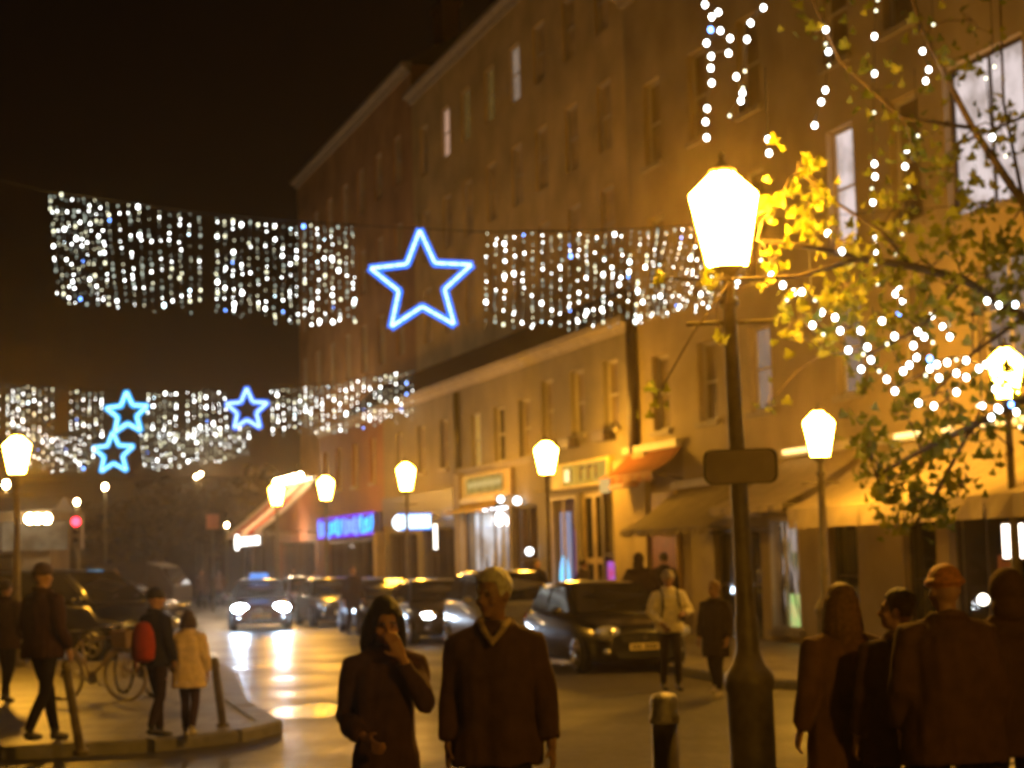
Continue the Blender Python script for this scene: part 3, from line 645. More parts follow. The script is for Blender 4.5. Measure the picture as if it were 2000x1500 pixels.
lantern_lamp("assumed unseen lantern lamp post on the near pavement behind the viewpoint", (4.6, 1.2, .12), 4.1, M_LAMPM)  # assumed lamp, out of view, added to light the people's faces from the front
lamp_at("glowing lantern half hidden behind leaves and fairy lights at the right edge", 1965, 735, 25, M_LAMP2)
lamp_at("glowing lantern lamp post in front of the smaller cream awning", 1600, 853, 28.0, M_LAMPN)
lamp_at("glowing lantern lamp post left of the yellow shop signboard", 1067, 898, 43, M_LAMPM, 1.1, pedestal=False)
lamp_at("glowing lantern lamp post before the dark bar front, above the bluish light box", 793, 934, 51, M_LAMPM, 1.1, pedestal=False)
lamp_at("far street lamp just right of the striped awning", 636, 956, 60, M_LAMP2, 1.1, pedestal=False)
lamp_at("far street lamp standing before the striped awning", 540, 968, 66, M_LAMP2, 1.1, pedestal=False)
lamp_at("glowing lantern lamp post at the left edge below the far light curtain", 33, 893, 34, M_LAMP)
for i, (px, py, D, lab) in enumerate(((12, 946, 70, "tiny far lamp under the left edge lantern"), (205, 951, 90, "tiny far lamp under the lower blue star"), (150, 981, 95, "tiny far lamp above the red traffic light"), (383, 931, 100, "tiny far lamp, left of the close pair"), (392, 926, 101, "tiny far lamp, right of the close pair"), (443, 1026, 90, "tiny white far lamp beside the reddish square sign"))):
    q = P(px, py, D); t = thing("distant_lamp", lab, "street lamp", (q.x, q.y, 0), 0, "tiny lamps in the distance"); r_ = .13 if i < 3 else .09
    m = MB(); m.ell((0, 0, q.z), (r_, r_, r_ * 1.3), 10, 6); obj("globe", m, M_LAMP3, t); m = MB(); m.tube([(0, 0, 0), (0, 0, q.z - r_)], .05, 6); obj("post", m, M_IRON, t)
# sign on the big lamp post
q = P(1446, 911, 12.86); t = thing("street_sign", "blank rounded street sign seen on the nearest lamp post", "sign", (q.x, q.y, q.z), math.radians(-6))
m = MB(); w_, h_, r_ = .265, .125, .06; pts = []
for cx, cz, a0 in ((w_ - r_, h_ - r_, 0), (-w_ + r_, h_ - r_, 90), (-w_ + r_, -h_ + r_, 180), (w_ - r_, -h_ + r_, 270)):
    for k in range(5):
        a = math.radians(a0 + 22.5 * k); pts.append((cx + r_ * math.cos(a), cz + r_ * math.sin(a)))
m.loft([[Vector((x, y, z)) for x, z in pts] for y in (-.012, .012)], 0, False); obj("plate", m, pm("sign_back_grey", (.34, .28, .22), .5, .15), t)
m = MB(); m.loft([[Vector((x * k, y, z * k)) for x, z in pts] for y, k in ((-.0135, 1.0), (-.018, 1.0), (-.018, .93), (-.0135, .93))], 0, False, cap=False); obj("rim", m, pm("sign_rim", (.07, .06, .05), .5), t)
m = MB(); m.box(-.03, .03, .012, .07, -.08, -.04); m.box(-.03, .03, .012, .07, .04, .08); obj("bracket", m, M_IRON, t)
# traffic light and small far signs
q = P(150, 1019, 56); t = thing("traffic_light", "traffic light showing red at the far left crossing", "traffic light", (q.x, q.y, 0))
m = MB(); m.tube([(0, .1, 0), (0, .1, q.z - .5)], .06, 8); obj("post", m, M_IRON, t); m = MB(); m.box(-.17, .17, -.1, .15, q.z - .85, q.z + .25); obj("housing", m, M_IRON, t)
m = MB(); m.ell((0, -.12, q.z), (.14, .05, .14), 12, 8); obj("red_lens", m, em("red_lens", (1.0, .03, .06), 9), t)
m = MB(); m.ell((0, -.11, q.z - .3), (.11, .03, .11), 10, 6); m.ell((0, -.11, q.z - .6), (.11, .03, .11), 10, 6); obj("dark_lens", m, M_DARKGLASS, t)
q = P(415, 1019, 75); t = thing("square_sign", "reddish square sign on a post near the street's far end", "sign", (q.x, q.y, 0)); m = MB(); m.box(-.26, .26, -.02, .02, q.z - .3, q.z + .3); obj("plate", m, pm("faded_red_sign", (.50, .22, .14), .6), t); m = MB(); m.tube([(0, .05, 0), (0, .05, q.z + .25)], .035, 6); obj("post", m, M_IRON, t)

# ------------------------------------------------------------------ light curtains, stars, fairy lights
M_BULB = em("bulb_white", (.97, 1.0, .96), 10, False); M_BULBC = em("bulb_cool", (.72, .93, 1.0), 10, False); M_BULBB = em("bulb_blue", (.14, .32, 1.0), 9, False); M_BULBW = em("bulb_warm", (.95, .92, .62), 3.5, False); M_BULBD = em("bulb_dim", (.75, .85, .70), 1.3, False)
def bulb_mesh(name, r, mat, n=(8, 5), st=1.35):
    m = MB(); m.ell((0, 0, 0), (r, r, r * st), *n); return m.mesh(name, mat)
def star(label, cx, cy, D, size_px, rot=0.0, cyan=False):
    c = P(cx, cy, D); R = size_px / FPX * D / 1.9; r = R * .45
    t = thing("star_light", label, "star light", c, 0, "blue neon stars hung across the street"); pts = []
    for k in range(10):
        a = math.pi / 2 + rot + k * math.pi / 5; rr = R if k % 2 == 0 else r; pts.append(Vector((rr * math.cos(a), 0, rr * math.sin(a) - .04 * R)))
    core = em("star_core" + ("_cyan" if cyan else ""), (.42, .90, 1.0) if cyan else (.52, .78, 1.0), 2.6); halo = em("star_glow" + ("_cyan" if cyan else ""), (.02, .42, 1.0) if cyan else (.03, .19, 1.0), 1.9)
    tr = .020 if D < 40 else .032
    for k in range(10):
        a, b = pts[k], pts[(k + 1) % 10]; d = (b - a).normalized(); ln = (b - a).length; sm = MB()
        nseg = 3 if D < 40 else 1
        for q in range(nseg): sm.tube([a + d * (ln * (q + .04) / nseg), a + d * (ln * (q + .96) / nseg)], tr, 6)
        sg = obj("light_tube", sm, core, t)
        nn = Vector((-d.z, 0, d.x)) * tr * 3.0; sl = MB(); e = d * tr
        sl.loft([[a - e + nn + Vector((0, y, 0)), b + e + nn + Vector((0, y, 0)), b + e - nn + Vector((0, y, 0)), a - e - nn + Vector((0, y, 0))] for y in (tr * 1.05, tr * 1.6)], 0, False); obj("blue_glow", sl, halo, sg)  # flat emitting strip stands in for the blue bloom round the tube
    m = MB()
    for k in range(10): m.tube([pts[k] + Vector((0, tr * 2.2, 0)), pts[(k + 1) % 10] + Vector((0, tr * 2.2, 0))], .012, 5)
    m.tube([pts[0] + Vector((0, tr * 2.2, 0)), pts[0] + Vector((0, tr * 2.2, .25))], .008, 5); obj("frame", m, M_CABLE, t)
    return t
star("large blue neon star in the near light curtain", 823, 548, 26.0, 200, .01)
star("small cyan star on the left of the far light curtain", 248, 806, 62.0, 82, .03, True)
star("small blue star on the right of the far light curtain", 482, 799, 62.0, 82, .0)
star("small cyan star hanging lowest, left in the farthest curtain", 221, 884, 72.0, 80, .02, True)
def curtain(label, top, bot, D, step, bs, rad, ncap, seed, blue=.012, warm=.22, dim=.46, skew=0.0, mesh_q=(8, 5), gap=()):
    """top/bot: polylines of points along the wire and along the lower hem"""
    rnd = random.Random(seed)
    def at(pl, u):
        u = max(0, min(.9999, u)) * (len(pl) - 1); i = int(u); f = u - i; return pl[i].lerp(pl[i + 1], f)
    T = [P(x, y, D) for x, y in top]; B = [P(x, y, D) for x, y in bot]
    org = (T[0] + T[-1]) / 2; t = thing("light_curtain", label, "light curtain", org, 0, "curtains of white lights across the street")
    wlen = sum((T[i + 1] - T[i]).length for i in range(len(T) - 1)); n = max(2, int(wlen / step)); bulbs = []
    m = MB(); m.tube([p - org + Vector((0, .01, .03)) for p in T], .008, 5); obj("wire", m, M_CABLE, t)
    strands = []
    for i in range(n):
        u = (i + .5) / n; a, b = at(T, u), at(B, u); ln = (a - b).length * rnd.uniform(.93, 1.03); d = (b - a).normalized()
        if rnd.random() < .04: continue
        m = MB(); m.tube([a - org, a - org + d * ln], .0035, 4); so = obj("light_strand", m, M_CABLE, t); z = rnd.uniform(0, bs)
        while z < ln:
            r = rnd.random(); mat = 'W'; s = rnd.choice((.7, .85, 1.0, 1.3, 1.7)) if rnd.random() < .5 else rnd.uniform(.5, .9)
            if r < blue: mat = 'B'
            elif r < blue * 1.8: mat = 'C'
            elif r < blue * 1.8 + warm: mat = 'Y'; s *= .75
            elif r < blue * 1.8 + warm + dim: mat = 'D'; s *= .7
            p = a + d * z + Vector((rnd.uniform(-.014, .014), rnd.uniform(-.03, .03), 0)) - org
            bulbs.append((s, p, mat, so)); z += bs * rnd.choice((.5, .7, 1, 1.3, 2.2))
    bulbs.sort(key=lambda q: -q[0]); mats = {'W': M_BULB, 'B': M_BULBB, 'C': M_BULBC, 'Y': M_BULBW, 'D': M_BULBD}; cache = {}
    for s, p, mk, so in bulbs[:ncap]:
        k = (round(s, 1), mk)
        if k not in cache: cache[k] = bulb_mesh("bulb", rad * k[0], mats[mk], mesh_q)
        o = bpy.data.objects.new("bulb", cache[k]); COL.objects.link(o); o.parent = so; o.location = p
    if bulbs[ncap:]:
        m = MB(); ml = list(mats)
        for s, p, mk, so in bulbs[ncap:]: m.ell(p, (rad * s, rad * s, rad * s * 1.35), 6, 4, ml.index(mk))
        obj("small_bulbs", m, [mats[k] for k in ml], t, kind="stuff")
    return t
curtain("near light curtain left of the big star", [(92, 376), (200, 392), (400, 420), (560, 436), (695, 442)], [(108, 588), (220, 600), (400, 618), (560, 632), (700, 640)], 26.0, .112, .078, .0150, 300, 1)
curtain("near light curtain right of the big star, reaching the large lantern", [(942, 456), (1100, 456), (1250, 450), (1400, 440), (1470, 436)], [(938, 642), (1100, 640), (1240, 640), (1330, 612), (1440, 590)], 26.0, .112, .078, .0150, 300, 2)
curtain("far light curtain at the left edge", [(-60, 752), (60, 756), (205, 768)], [(-60, 900), (60, 862), (205, 858)], 62.0, .19, .13, .025, 300, 3, .012, .3, .3)
curtain("far light curtain between the two small stars", [(285, 768), (360, 766), (445, 762)], [(280, 862), (360, 860), (450, 846)], 62.0, .19, .13, .025, 300, 4, .012, .4, .2)
curtain("far light curtain right of the small stars, rising to the tall building", [(525, 760), (620, 752), (720, 738), (810, 724)], [(528, 852), (620, 848), (720, 838), (810, 822)], 62.0, .19, .13, .025, 300, 5, .012, .35, .3)
curtain("farthest light curtain, left of the lowest star", [(50, 846), (120, 852), (188, 850)], [(55, 916), (120, 924), (185, 918)], 72.0, .19, .13, .025, 300, 6, .01, .35, .3)
curtain("farthest light curtain, right of the lowest star", [(270, 850), (380, 838), (492, 828)], [(280, 922), (380, 912), (488, 888)], 72.0, .19, .13, .025, 300, 8, .01, .5, .15)
for nm, pts, D in (("near", [(-700, 150), (-300, 280), (92, 374), (400, 418), (695, 440), (820, 446), (942, 453), (1250, 447), (1470, 432), (1900, 400)], 26.05), ("far", [(-300, 740), (60, 753), (248, 765), (445, 760), (640, 748), (812, 722), (860, 712)], 62.08), ("farthest", [(-200, 815), (60, 845), (221, 850), (380, 836), (492, 826), (640, 800)], 72.08)):
    m = MB(); m.tube([P(x, y, D) for x, y in pts], .007, 5); tag(obj("span_wire", m, M_CABLE), "thin " + nm + " wire spanning the street and carrying the light curtains", "wire", "span wires")

FAIRY = [
 ("fairy light string hanging just left of the large lantern's glow", [(1377, 9), (1403, 24), (1390, 33), (1388, 58, 'B'), (1407, 60), (1380, 84), (1426, 75), (1423, 104), (1389, 110), (1388, 133), (1390, 162), (1381, 212), (1378, 238), (1380, 269)], 14.5),
 ("fairy light string hanging above the large lantern's right shoulder", [(1491, 15), (1466, 45), (1459, 77), (1455, 139, 'Y'), (1438, 150), (1451, 172, 'Y'), (1450, 182), (1447, 197), (1425, 226, 'Y')], 14.5),
 ("short pair of fairy lights right above the leaves of the large lantern", [(1500, 272), (1502, 299)], 14.2),
 ("fairy light string hanging alone right of the large lantern, high up", [(1613, 58), (1613, 86, 'Y'), (1618, 101), (1619, 128, 'Y'), (1612, 176), (1604, 199), (1591, 245)], 15.0),
 ("longest fairy light string hanging straight down in the tree", [(1714, 0, 'Y'), (1711, 21, 'Y'), (1708, 71), (1708, 144), (1707, 220, 'Y'), (1708, 320), (1709, 345), (1703, 369, 'Y'), (1705, 395), (1709, 467), (1712, 492), (1708, 512), (1714, 555, 'Y')], 15.5),
 ("short fairy light string with three bright bulbs high in the tree", [(1823, 48, 'Y'), (1802, 100), (1814, 136), (1808, 158)], 15.5),
 ("faint fairy lights in front of the bright upper window", [(1942, 130, 'Y'), (1926, 153, 'Y'), (1938, 268), (1964, 305, 'Y')], 15.0),
 ("fairy light string of six bulbs in the middle of the tree", [(1793, 265, 'Y'), (1771, 292), (1768, 325), (1774, 365, 'Y'), (1769, 429), (1762, 458, 'Y'), (1748, 497, 'Y'), (1756, 565), (1749, 574), (1763, 588), (1755, 613, 'B')], 15.2),
 ("fairy light string draped along the branch right of the large lantern", [(1486, 508, 'Y'), (1507, 537), (1529, 557), (1537, 586, 'Y'), (1550, 571), (1566, 570), (1592, 586, 'Y'), (1605, 610), (1631, 620), (1641, 646), (1681, 646), (1723, 627), (1747, 657), (1784, 675), (1793, 648), (1805, 658), (1822, 669, 'Y')], 13.5),
 ("fairy light string swagging low across the tree's middle", [(1587, 635), (1608, 653, 'Y'), (1657, 684), (1694, 678), (1701, 703), (1733, 672, 'Y'), (1764, 725), (1776, 713), (1790, 698), (1816, 701, 'B'), (1830, 712), (1850, 708), (1868, 703, 'Y'), (1887, 704), (1912, 720), (1926, 712)], 13.6),
 ("lowest fairy light string swagging under the tree's middle", [(1617, 456), (1644, 491), (1686, 692, 'Y'), (1682, 721), (1717, 725, 'Y'), (1732, 741), (1748, 764), (1808, 733, 'Y'), (1816, 720), (1834, 738, 'C'), (1868, 729), (1887, 737), (1868, 766), (1794, 787), (1824, 793)], 13.7),
 ("fairy lights clustered round the leafy right edge lantern", [(1919, 792), (1910, 793, 'Y'), (1948, 797), (1936, 815), (1952, 800), (1975, 790, 'B'), (1985, 805), (1992, 834, 'Y'), (1944, 760), (1970, 768), (1985, 700), (1960, 690), (1940, 705)], 14.0),
 ("fairy lights glowing before the pale window at the right edge", [(1928, 588), (1951, 596), (1983, 595, 'C'), (1841, 638), (1855, 658), (1820, 617)], 14.6),
]
for lab, pts, D in FAIRY:
    P3 = [P(p[0], p[1], D + random.uniform(-.12, .12)) for p in pts]; org = P3[0]; t = thing("fairy_light_string", lab, "fairy lights", org, 0, "fairy lights in the tree")
    m = MB(); m.tube([org + Vector((0, .01, .6)) - org] + [p - org + Vector((0, .012, .03)) for p in P3], .004, 4); obj("cable", m, M_CABLE, t)
    for p, q in zip(pts, P3):
        k = p[2] if len(p) > 2 else 'W'; r_ = .024 if k != 'Y' else .013
        key = "bulb_" + k
        if key not in KIDS: KIDS[key] = bulb_mesh("bulb", r_, {'W': M_BULB, 'B': M_BULBB, 'C': M_BULBC, 'Y': M_BULBW}[k], (10, 7), 1.15)
        o = bpy.data.objects.new("bulb", KIDS[key]); COL.objects.link(o); o.parent = t; o.location = q - org
# ------------------------------------------------------------------ trees
M_BARK = pm("bark", (.12, .085, .05), .85, .3, 6, .6)
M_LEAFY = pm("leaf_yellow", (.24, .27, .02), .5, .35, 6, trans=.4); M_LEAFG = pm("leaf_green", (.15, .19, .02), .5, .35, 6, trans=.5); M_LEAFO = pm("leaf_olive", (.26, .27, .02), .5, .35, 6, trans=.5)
def leaf_geom(s, rnd):
    pts = [(0, 0), (.28, .05), (.62, -.02), (.45, .25), (.75, .5), (.36, .52), (.18, .95), (0, 1.12), (-.18, .95), (-.36, .52), (-.75, .5), (-.45, .25), (-.62, -.02), (-.28, .05)]
    fold = rnd.uniform(.1, .5); v = [(x * s, y * s, abs(x) * s * fold - y * y * s * .25) for x, y in pts] + [(0, .4 * s, -.04 * s)]
    n = len(pts); return v, [(n, i, (i + 1) % n) for i in range(n)]
rnd = random.Random(5)
tree = thing("plane_tree", "broad leafy tree at the right with yellow leaves lit by the large lantern", "tree", (5.6, 16.0, .12)); TO = Vector((5.6, 16.0, .12))
m = MB(); m.tube([(0, 0, -.1), (.02, 0, .6), (.05, .05, 2), (-.05, 0, 3.4)], [.2, .16, .14, .12], 12); obj("trunk", m, M_BARK, tree)
BR = [[(2120, 720, 15.8), (2000, 620, 15.2), (1880, 545, 14.8), (1780, 520, 14.4), (1680, 505, 13.9), (1590, 484, 13.4), (1480, 468, 12.9)],
      [(1780, 520, 14.4), (1720, 450, 14.2), (1640, 400, 13.8), (1560, 335, 13.4)], [(1680, 505, 13.9), (1560, 540, 13.2), (1430, 545, 12.6), (1290, 545, 12.2)],
      [(2120, 720, 15.8), (2000, 780, 15), (1900, 830, 14.6), (1800, 880, 14.2), (1710, 930, 13.9)], [(1880, 545, 14.8), (1800, 640, 14.4), (1700, 690, 14), (1610, 690, 13.6)],
      [(2120, 720, 15.8), (2000, 400, 15.5), (1900, 250, 15.5), (1800, 60, 15.8), (1740, -150, 16)], [(1900, 250, 15.5), (1760, 230, 15.2), (1640, 120, 15), (1560, -60, 15)], [(2000, 400, 15.5), (1960, 200, 16), (1950, -100, 16)],
      [(1900, 830, 14.6), (1830, 960, 14.5), (1780, 1030, 14.4)], [(2000, 620, 15.2), (1900, 690, 14.9), (1820, 770, 14.7)]]
for i, br in enumerate(BR):
    pts = [P(*q) - TO for q in br]
    if br[0][0] == 2120: pts = [Vector((-.05, 0, 3.2))] + pts
    r0 = .05 if br[0][0] == 2120 else .014; m = MB(); m.tube(pts, [r0 * (1 - .85 * k / (len(pts) - 1)) + .006 for k in range(len(pts))], 8); obj("branch", m, M_BARK, tree)
CL = [ # px, py, depth, spread px, count, mix (yellow, olive, green)
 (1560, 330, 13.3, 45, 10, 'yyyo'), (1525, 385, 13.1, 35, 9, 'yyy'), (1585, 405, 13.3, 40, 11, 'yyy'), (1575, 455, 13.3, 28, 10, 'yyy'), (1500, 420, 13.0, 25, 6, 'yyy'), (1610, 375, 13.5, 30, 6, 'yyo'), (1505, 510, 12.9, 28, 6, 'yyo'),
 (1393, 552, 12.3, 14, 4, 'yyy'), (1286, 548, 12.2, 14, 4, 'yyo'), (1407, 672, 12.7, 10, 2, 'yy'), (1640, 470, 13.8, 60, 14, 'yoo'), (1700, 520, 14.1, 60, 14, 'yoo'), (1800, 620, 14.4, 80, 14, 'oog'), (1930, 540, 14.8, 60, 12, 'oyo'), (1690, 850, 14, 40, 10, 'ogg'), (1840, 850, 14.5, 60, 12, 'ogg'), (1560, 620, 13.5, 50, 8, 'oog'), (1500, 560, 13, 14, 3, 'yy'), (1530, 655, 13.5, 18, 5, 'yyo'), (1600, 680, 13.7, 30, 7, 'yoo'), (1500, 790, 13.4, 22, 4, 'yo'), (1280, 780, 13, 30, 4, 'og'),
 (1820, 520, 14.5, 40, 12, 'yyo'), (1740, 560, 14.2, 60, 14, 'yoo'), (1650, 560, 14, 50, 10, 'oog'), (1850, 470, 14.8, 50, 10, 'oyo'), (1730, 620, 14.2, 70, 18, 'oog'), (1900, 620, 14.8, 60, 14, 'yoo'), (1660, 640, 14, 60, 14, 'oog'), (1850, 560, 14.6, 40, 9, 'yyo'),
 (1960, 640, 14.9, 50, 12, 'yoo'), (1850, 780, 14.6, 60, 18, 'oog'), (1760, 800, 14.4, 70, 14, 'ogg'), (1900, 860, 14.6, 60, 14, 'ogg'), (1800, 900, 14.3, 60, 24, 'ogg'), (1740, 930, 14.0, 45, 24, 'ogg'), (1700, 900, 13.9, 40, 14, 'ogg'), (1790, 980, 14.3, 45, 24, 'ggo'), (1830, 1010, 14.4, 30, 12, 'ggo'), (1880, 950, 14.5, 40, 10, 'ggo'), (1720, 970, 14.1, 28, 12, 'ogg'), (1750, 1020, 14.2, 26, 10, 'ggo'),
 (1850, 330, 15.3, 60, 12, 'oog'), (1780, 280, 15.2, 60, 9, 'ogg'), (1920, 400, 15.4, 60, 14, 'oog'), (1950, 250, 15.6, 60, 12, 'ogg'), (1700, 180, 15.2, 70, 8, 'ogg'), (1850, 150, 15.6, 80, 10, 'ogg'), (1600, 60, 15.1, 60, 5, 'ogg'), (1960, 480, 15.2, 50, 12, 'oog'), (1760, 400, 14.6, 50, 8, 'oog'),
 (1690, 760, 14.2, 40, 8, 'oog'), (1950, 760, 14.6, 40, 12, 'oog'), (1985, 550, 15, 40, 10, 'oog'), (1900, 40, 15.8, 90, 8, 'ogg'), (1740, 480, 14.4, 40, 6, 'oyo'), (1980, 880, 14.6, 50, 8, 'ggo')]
LM = {'y': M_LEAFY, 'o': M_LEAFO, 'g': M_LEAFG}; LEAVES = []
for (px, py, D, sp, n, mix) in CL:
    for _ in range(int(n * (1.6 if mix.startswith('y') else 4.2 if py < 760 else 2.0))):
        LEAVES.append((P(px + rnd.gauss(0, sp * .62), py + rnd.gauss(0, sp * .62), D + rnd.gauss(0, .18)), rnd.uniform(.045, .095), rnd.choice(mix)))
variants = {}
for k in LM:
    for q in range(4):
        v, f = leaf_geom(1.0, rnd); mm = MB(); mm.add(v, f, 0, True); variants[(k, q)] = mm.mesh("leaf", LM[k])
order = sorted(LEAVES, key=lambda q: (q[0].y - (3 if q[2] == 'y' else 0)))
rest = MB()
for i, (p, s, k) in enumerate(order):
    R = Matrix.Rotation(rnd.uniform(0, 6.28), 3, 'Z') @ Matrix.Rotation(rnd.uniform(.6, 2.6), 3, 'X') @ Matrix.Rotation(rnd.uniform(-.8, .8), 3, 'Y')
    if i < 300:
        o = bpy.data.objects.new("leaf", variants[(k, i % 4)]); COL.objects.link(o); o.parent = tree
        o.matrix_local = Matrix.Translation(p - TO) @ R.to_4x4() @ Matrix.Scale(s, 4)
    else:
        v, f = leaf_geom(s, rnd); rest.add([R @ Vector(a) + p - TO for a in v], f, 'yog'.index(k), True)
tw = MB()
for (px, py, D, sp, n, mix) in CL:
    c0 = P(px, py, D) - TO; near = sorted(LEAVES, key=lambda q: (q[0] - TO - c0).length)[:max(4, n // 2)]
    for q in near:
        e = q[0] - TO; mid = c0.lerp(e, .5) + Vector((rnd.uniform(-.04, .04), rnd.uniform(-.04, .04), rnd.uniform(-.02, .05))); tw.tube([c0, mid, e], [.005, .004, .002], 4, cap=False)
    pa = min((P(*z) - TO for br in BR for z in br), key=lambda v: (v - c0).length); tw.tube([pa, pa.lerp(c0, .5) + Vector((0, 0, .05)), c0], [.009, .007, .005], 5)
obj("twigs", tw, M_BARK, tree, kind="stuff")
obj("foliage", rest, [M_LEAFY, M_LEAFO, M_LEAFG], tree, kind="stuff")

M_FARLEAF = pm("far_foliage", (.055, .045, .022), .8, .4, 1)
def far_tree(label, px, D, h, w, seed):
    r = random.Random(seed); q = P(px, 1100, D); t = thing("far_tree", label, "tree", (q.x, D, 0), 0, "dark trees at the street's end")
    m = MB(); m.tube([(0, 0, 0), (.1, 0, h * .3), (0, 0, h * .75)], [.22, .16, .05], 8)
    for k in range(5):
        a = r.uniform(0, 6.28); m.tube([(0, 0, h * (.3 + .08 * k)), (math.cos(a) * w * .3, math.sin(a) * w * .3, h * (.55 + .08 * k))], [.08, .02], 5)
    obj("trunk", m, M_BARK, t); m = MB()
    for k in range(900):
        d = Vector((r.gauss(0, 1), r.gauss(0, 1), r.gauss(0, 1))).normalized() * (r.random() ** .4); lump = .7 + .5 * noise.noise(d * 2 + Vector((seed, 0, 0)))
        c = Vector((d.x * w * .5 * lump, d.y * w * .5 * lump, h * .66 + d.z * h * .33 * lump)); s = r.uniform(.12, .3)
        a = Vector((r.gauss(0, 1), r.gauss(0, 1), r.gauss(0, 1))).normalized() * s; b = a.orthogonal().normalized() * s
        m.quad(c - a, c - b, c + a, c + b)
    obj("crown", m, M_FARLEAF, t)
for i, (px, D, h, w, lab) in enumerate(((490, 96, 7.5, 5.5, "dark tree behind the awning's left street lamp"), (400, 100, 7, 5, "dark tree beside the reddish square sign"), (310, 104, 7.5, 6, "dark tree above the pale parked van"), (245, 110, 6.5, 5, "dark tree below the lowest blue star"), (560, 108, 8.5, 6, "dark tree just left of the tall brick building's end"), (120, 112, 7, 5, "dark tree behind the red traffic light"))):
    far_tree(lab, px, D, h, w, i + 1)

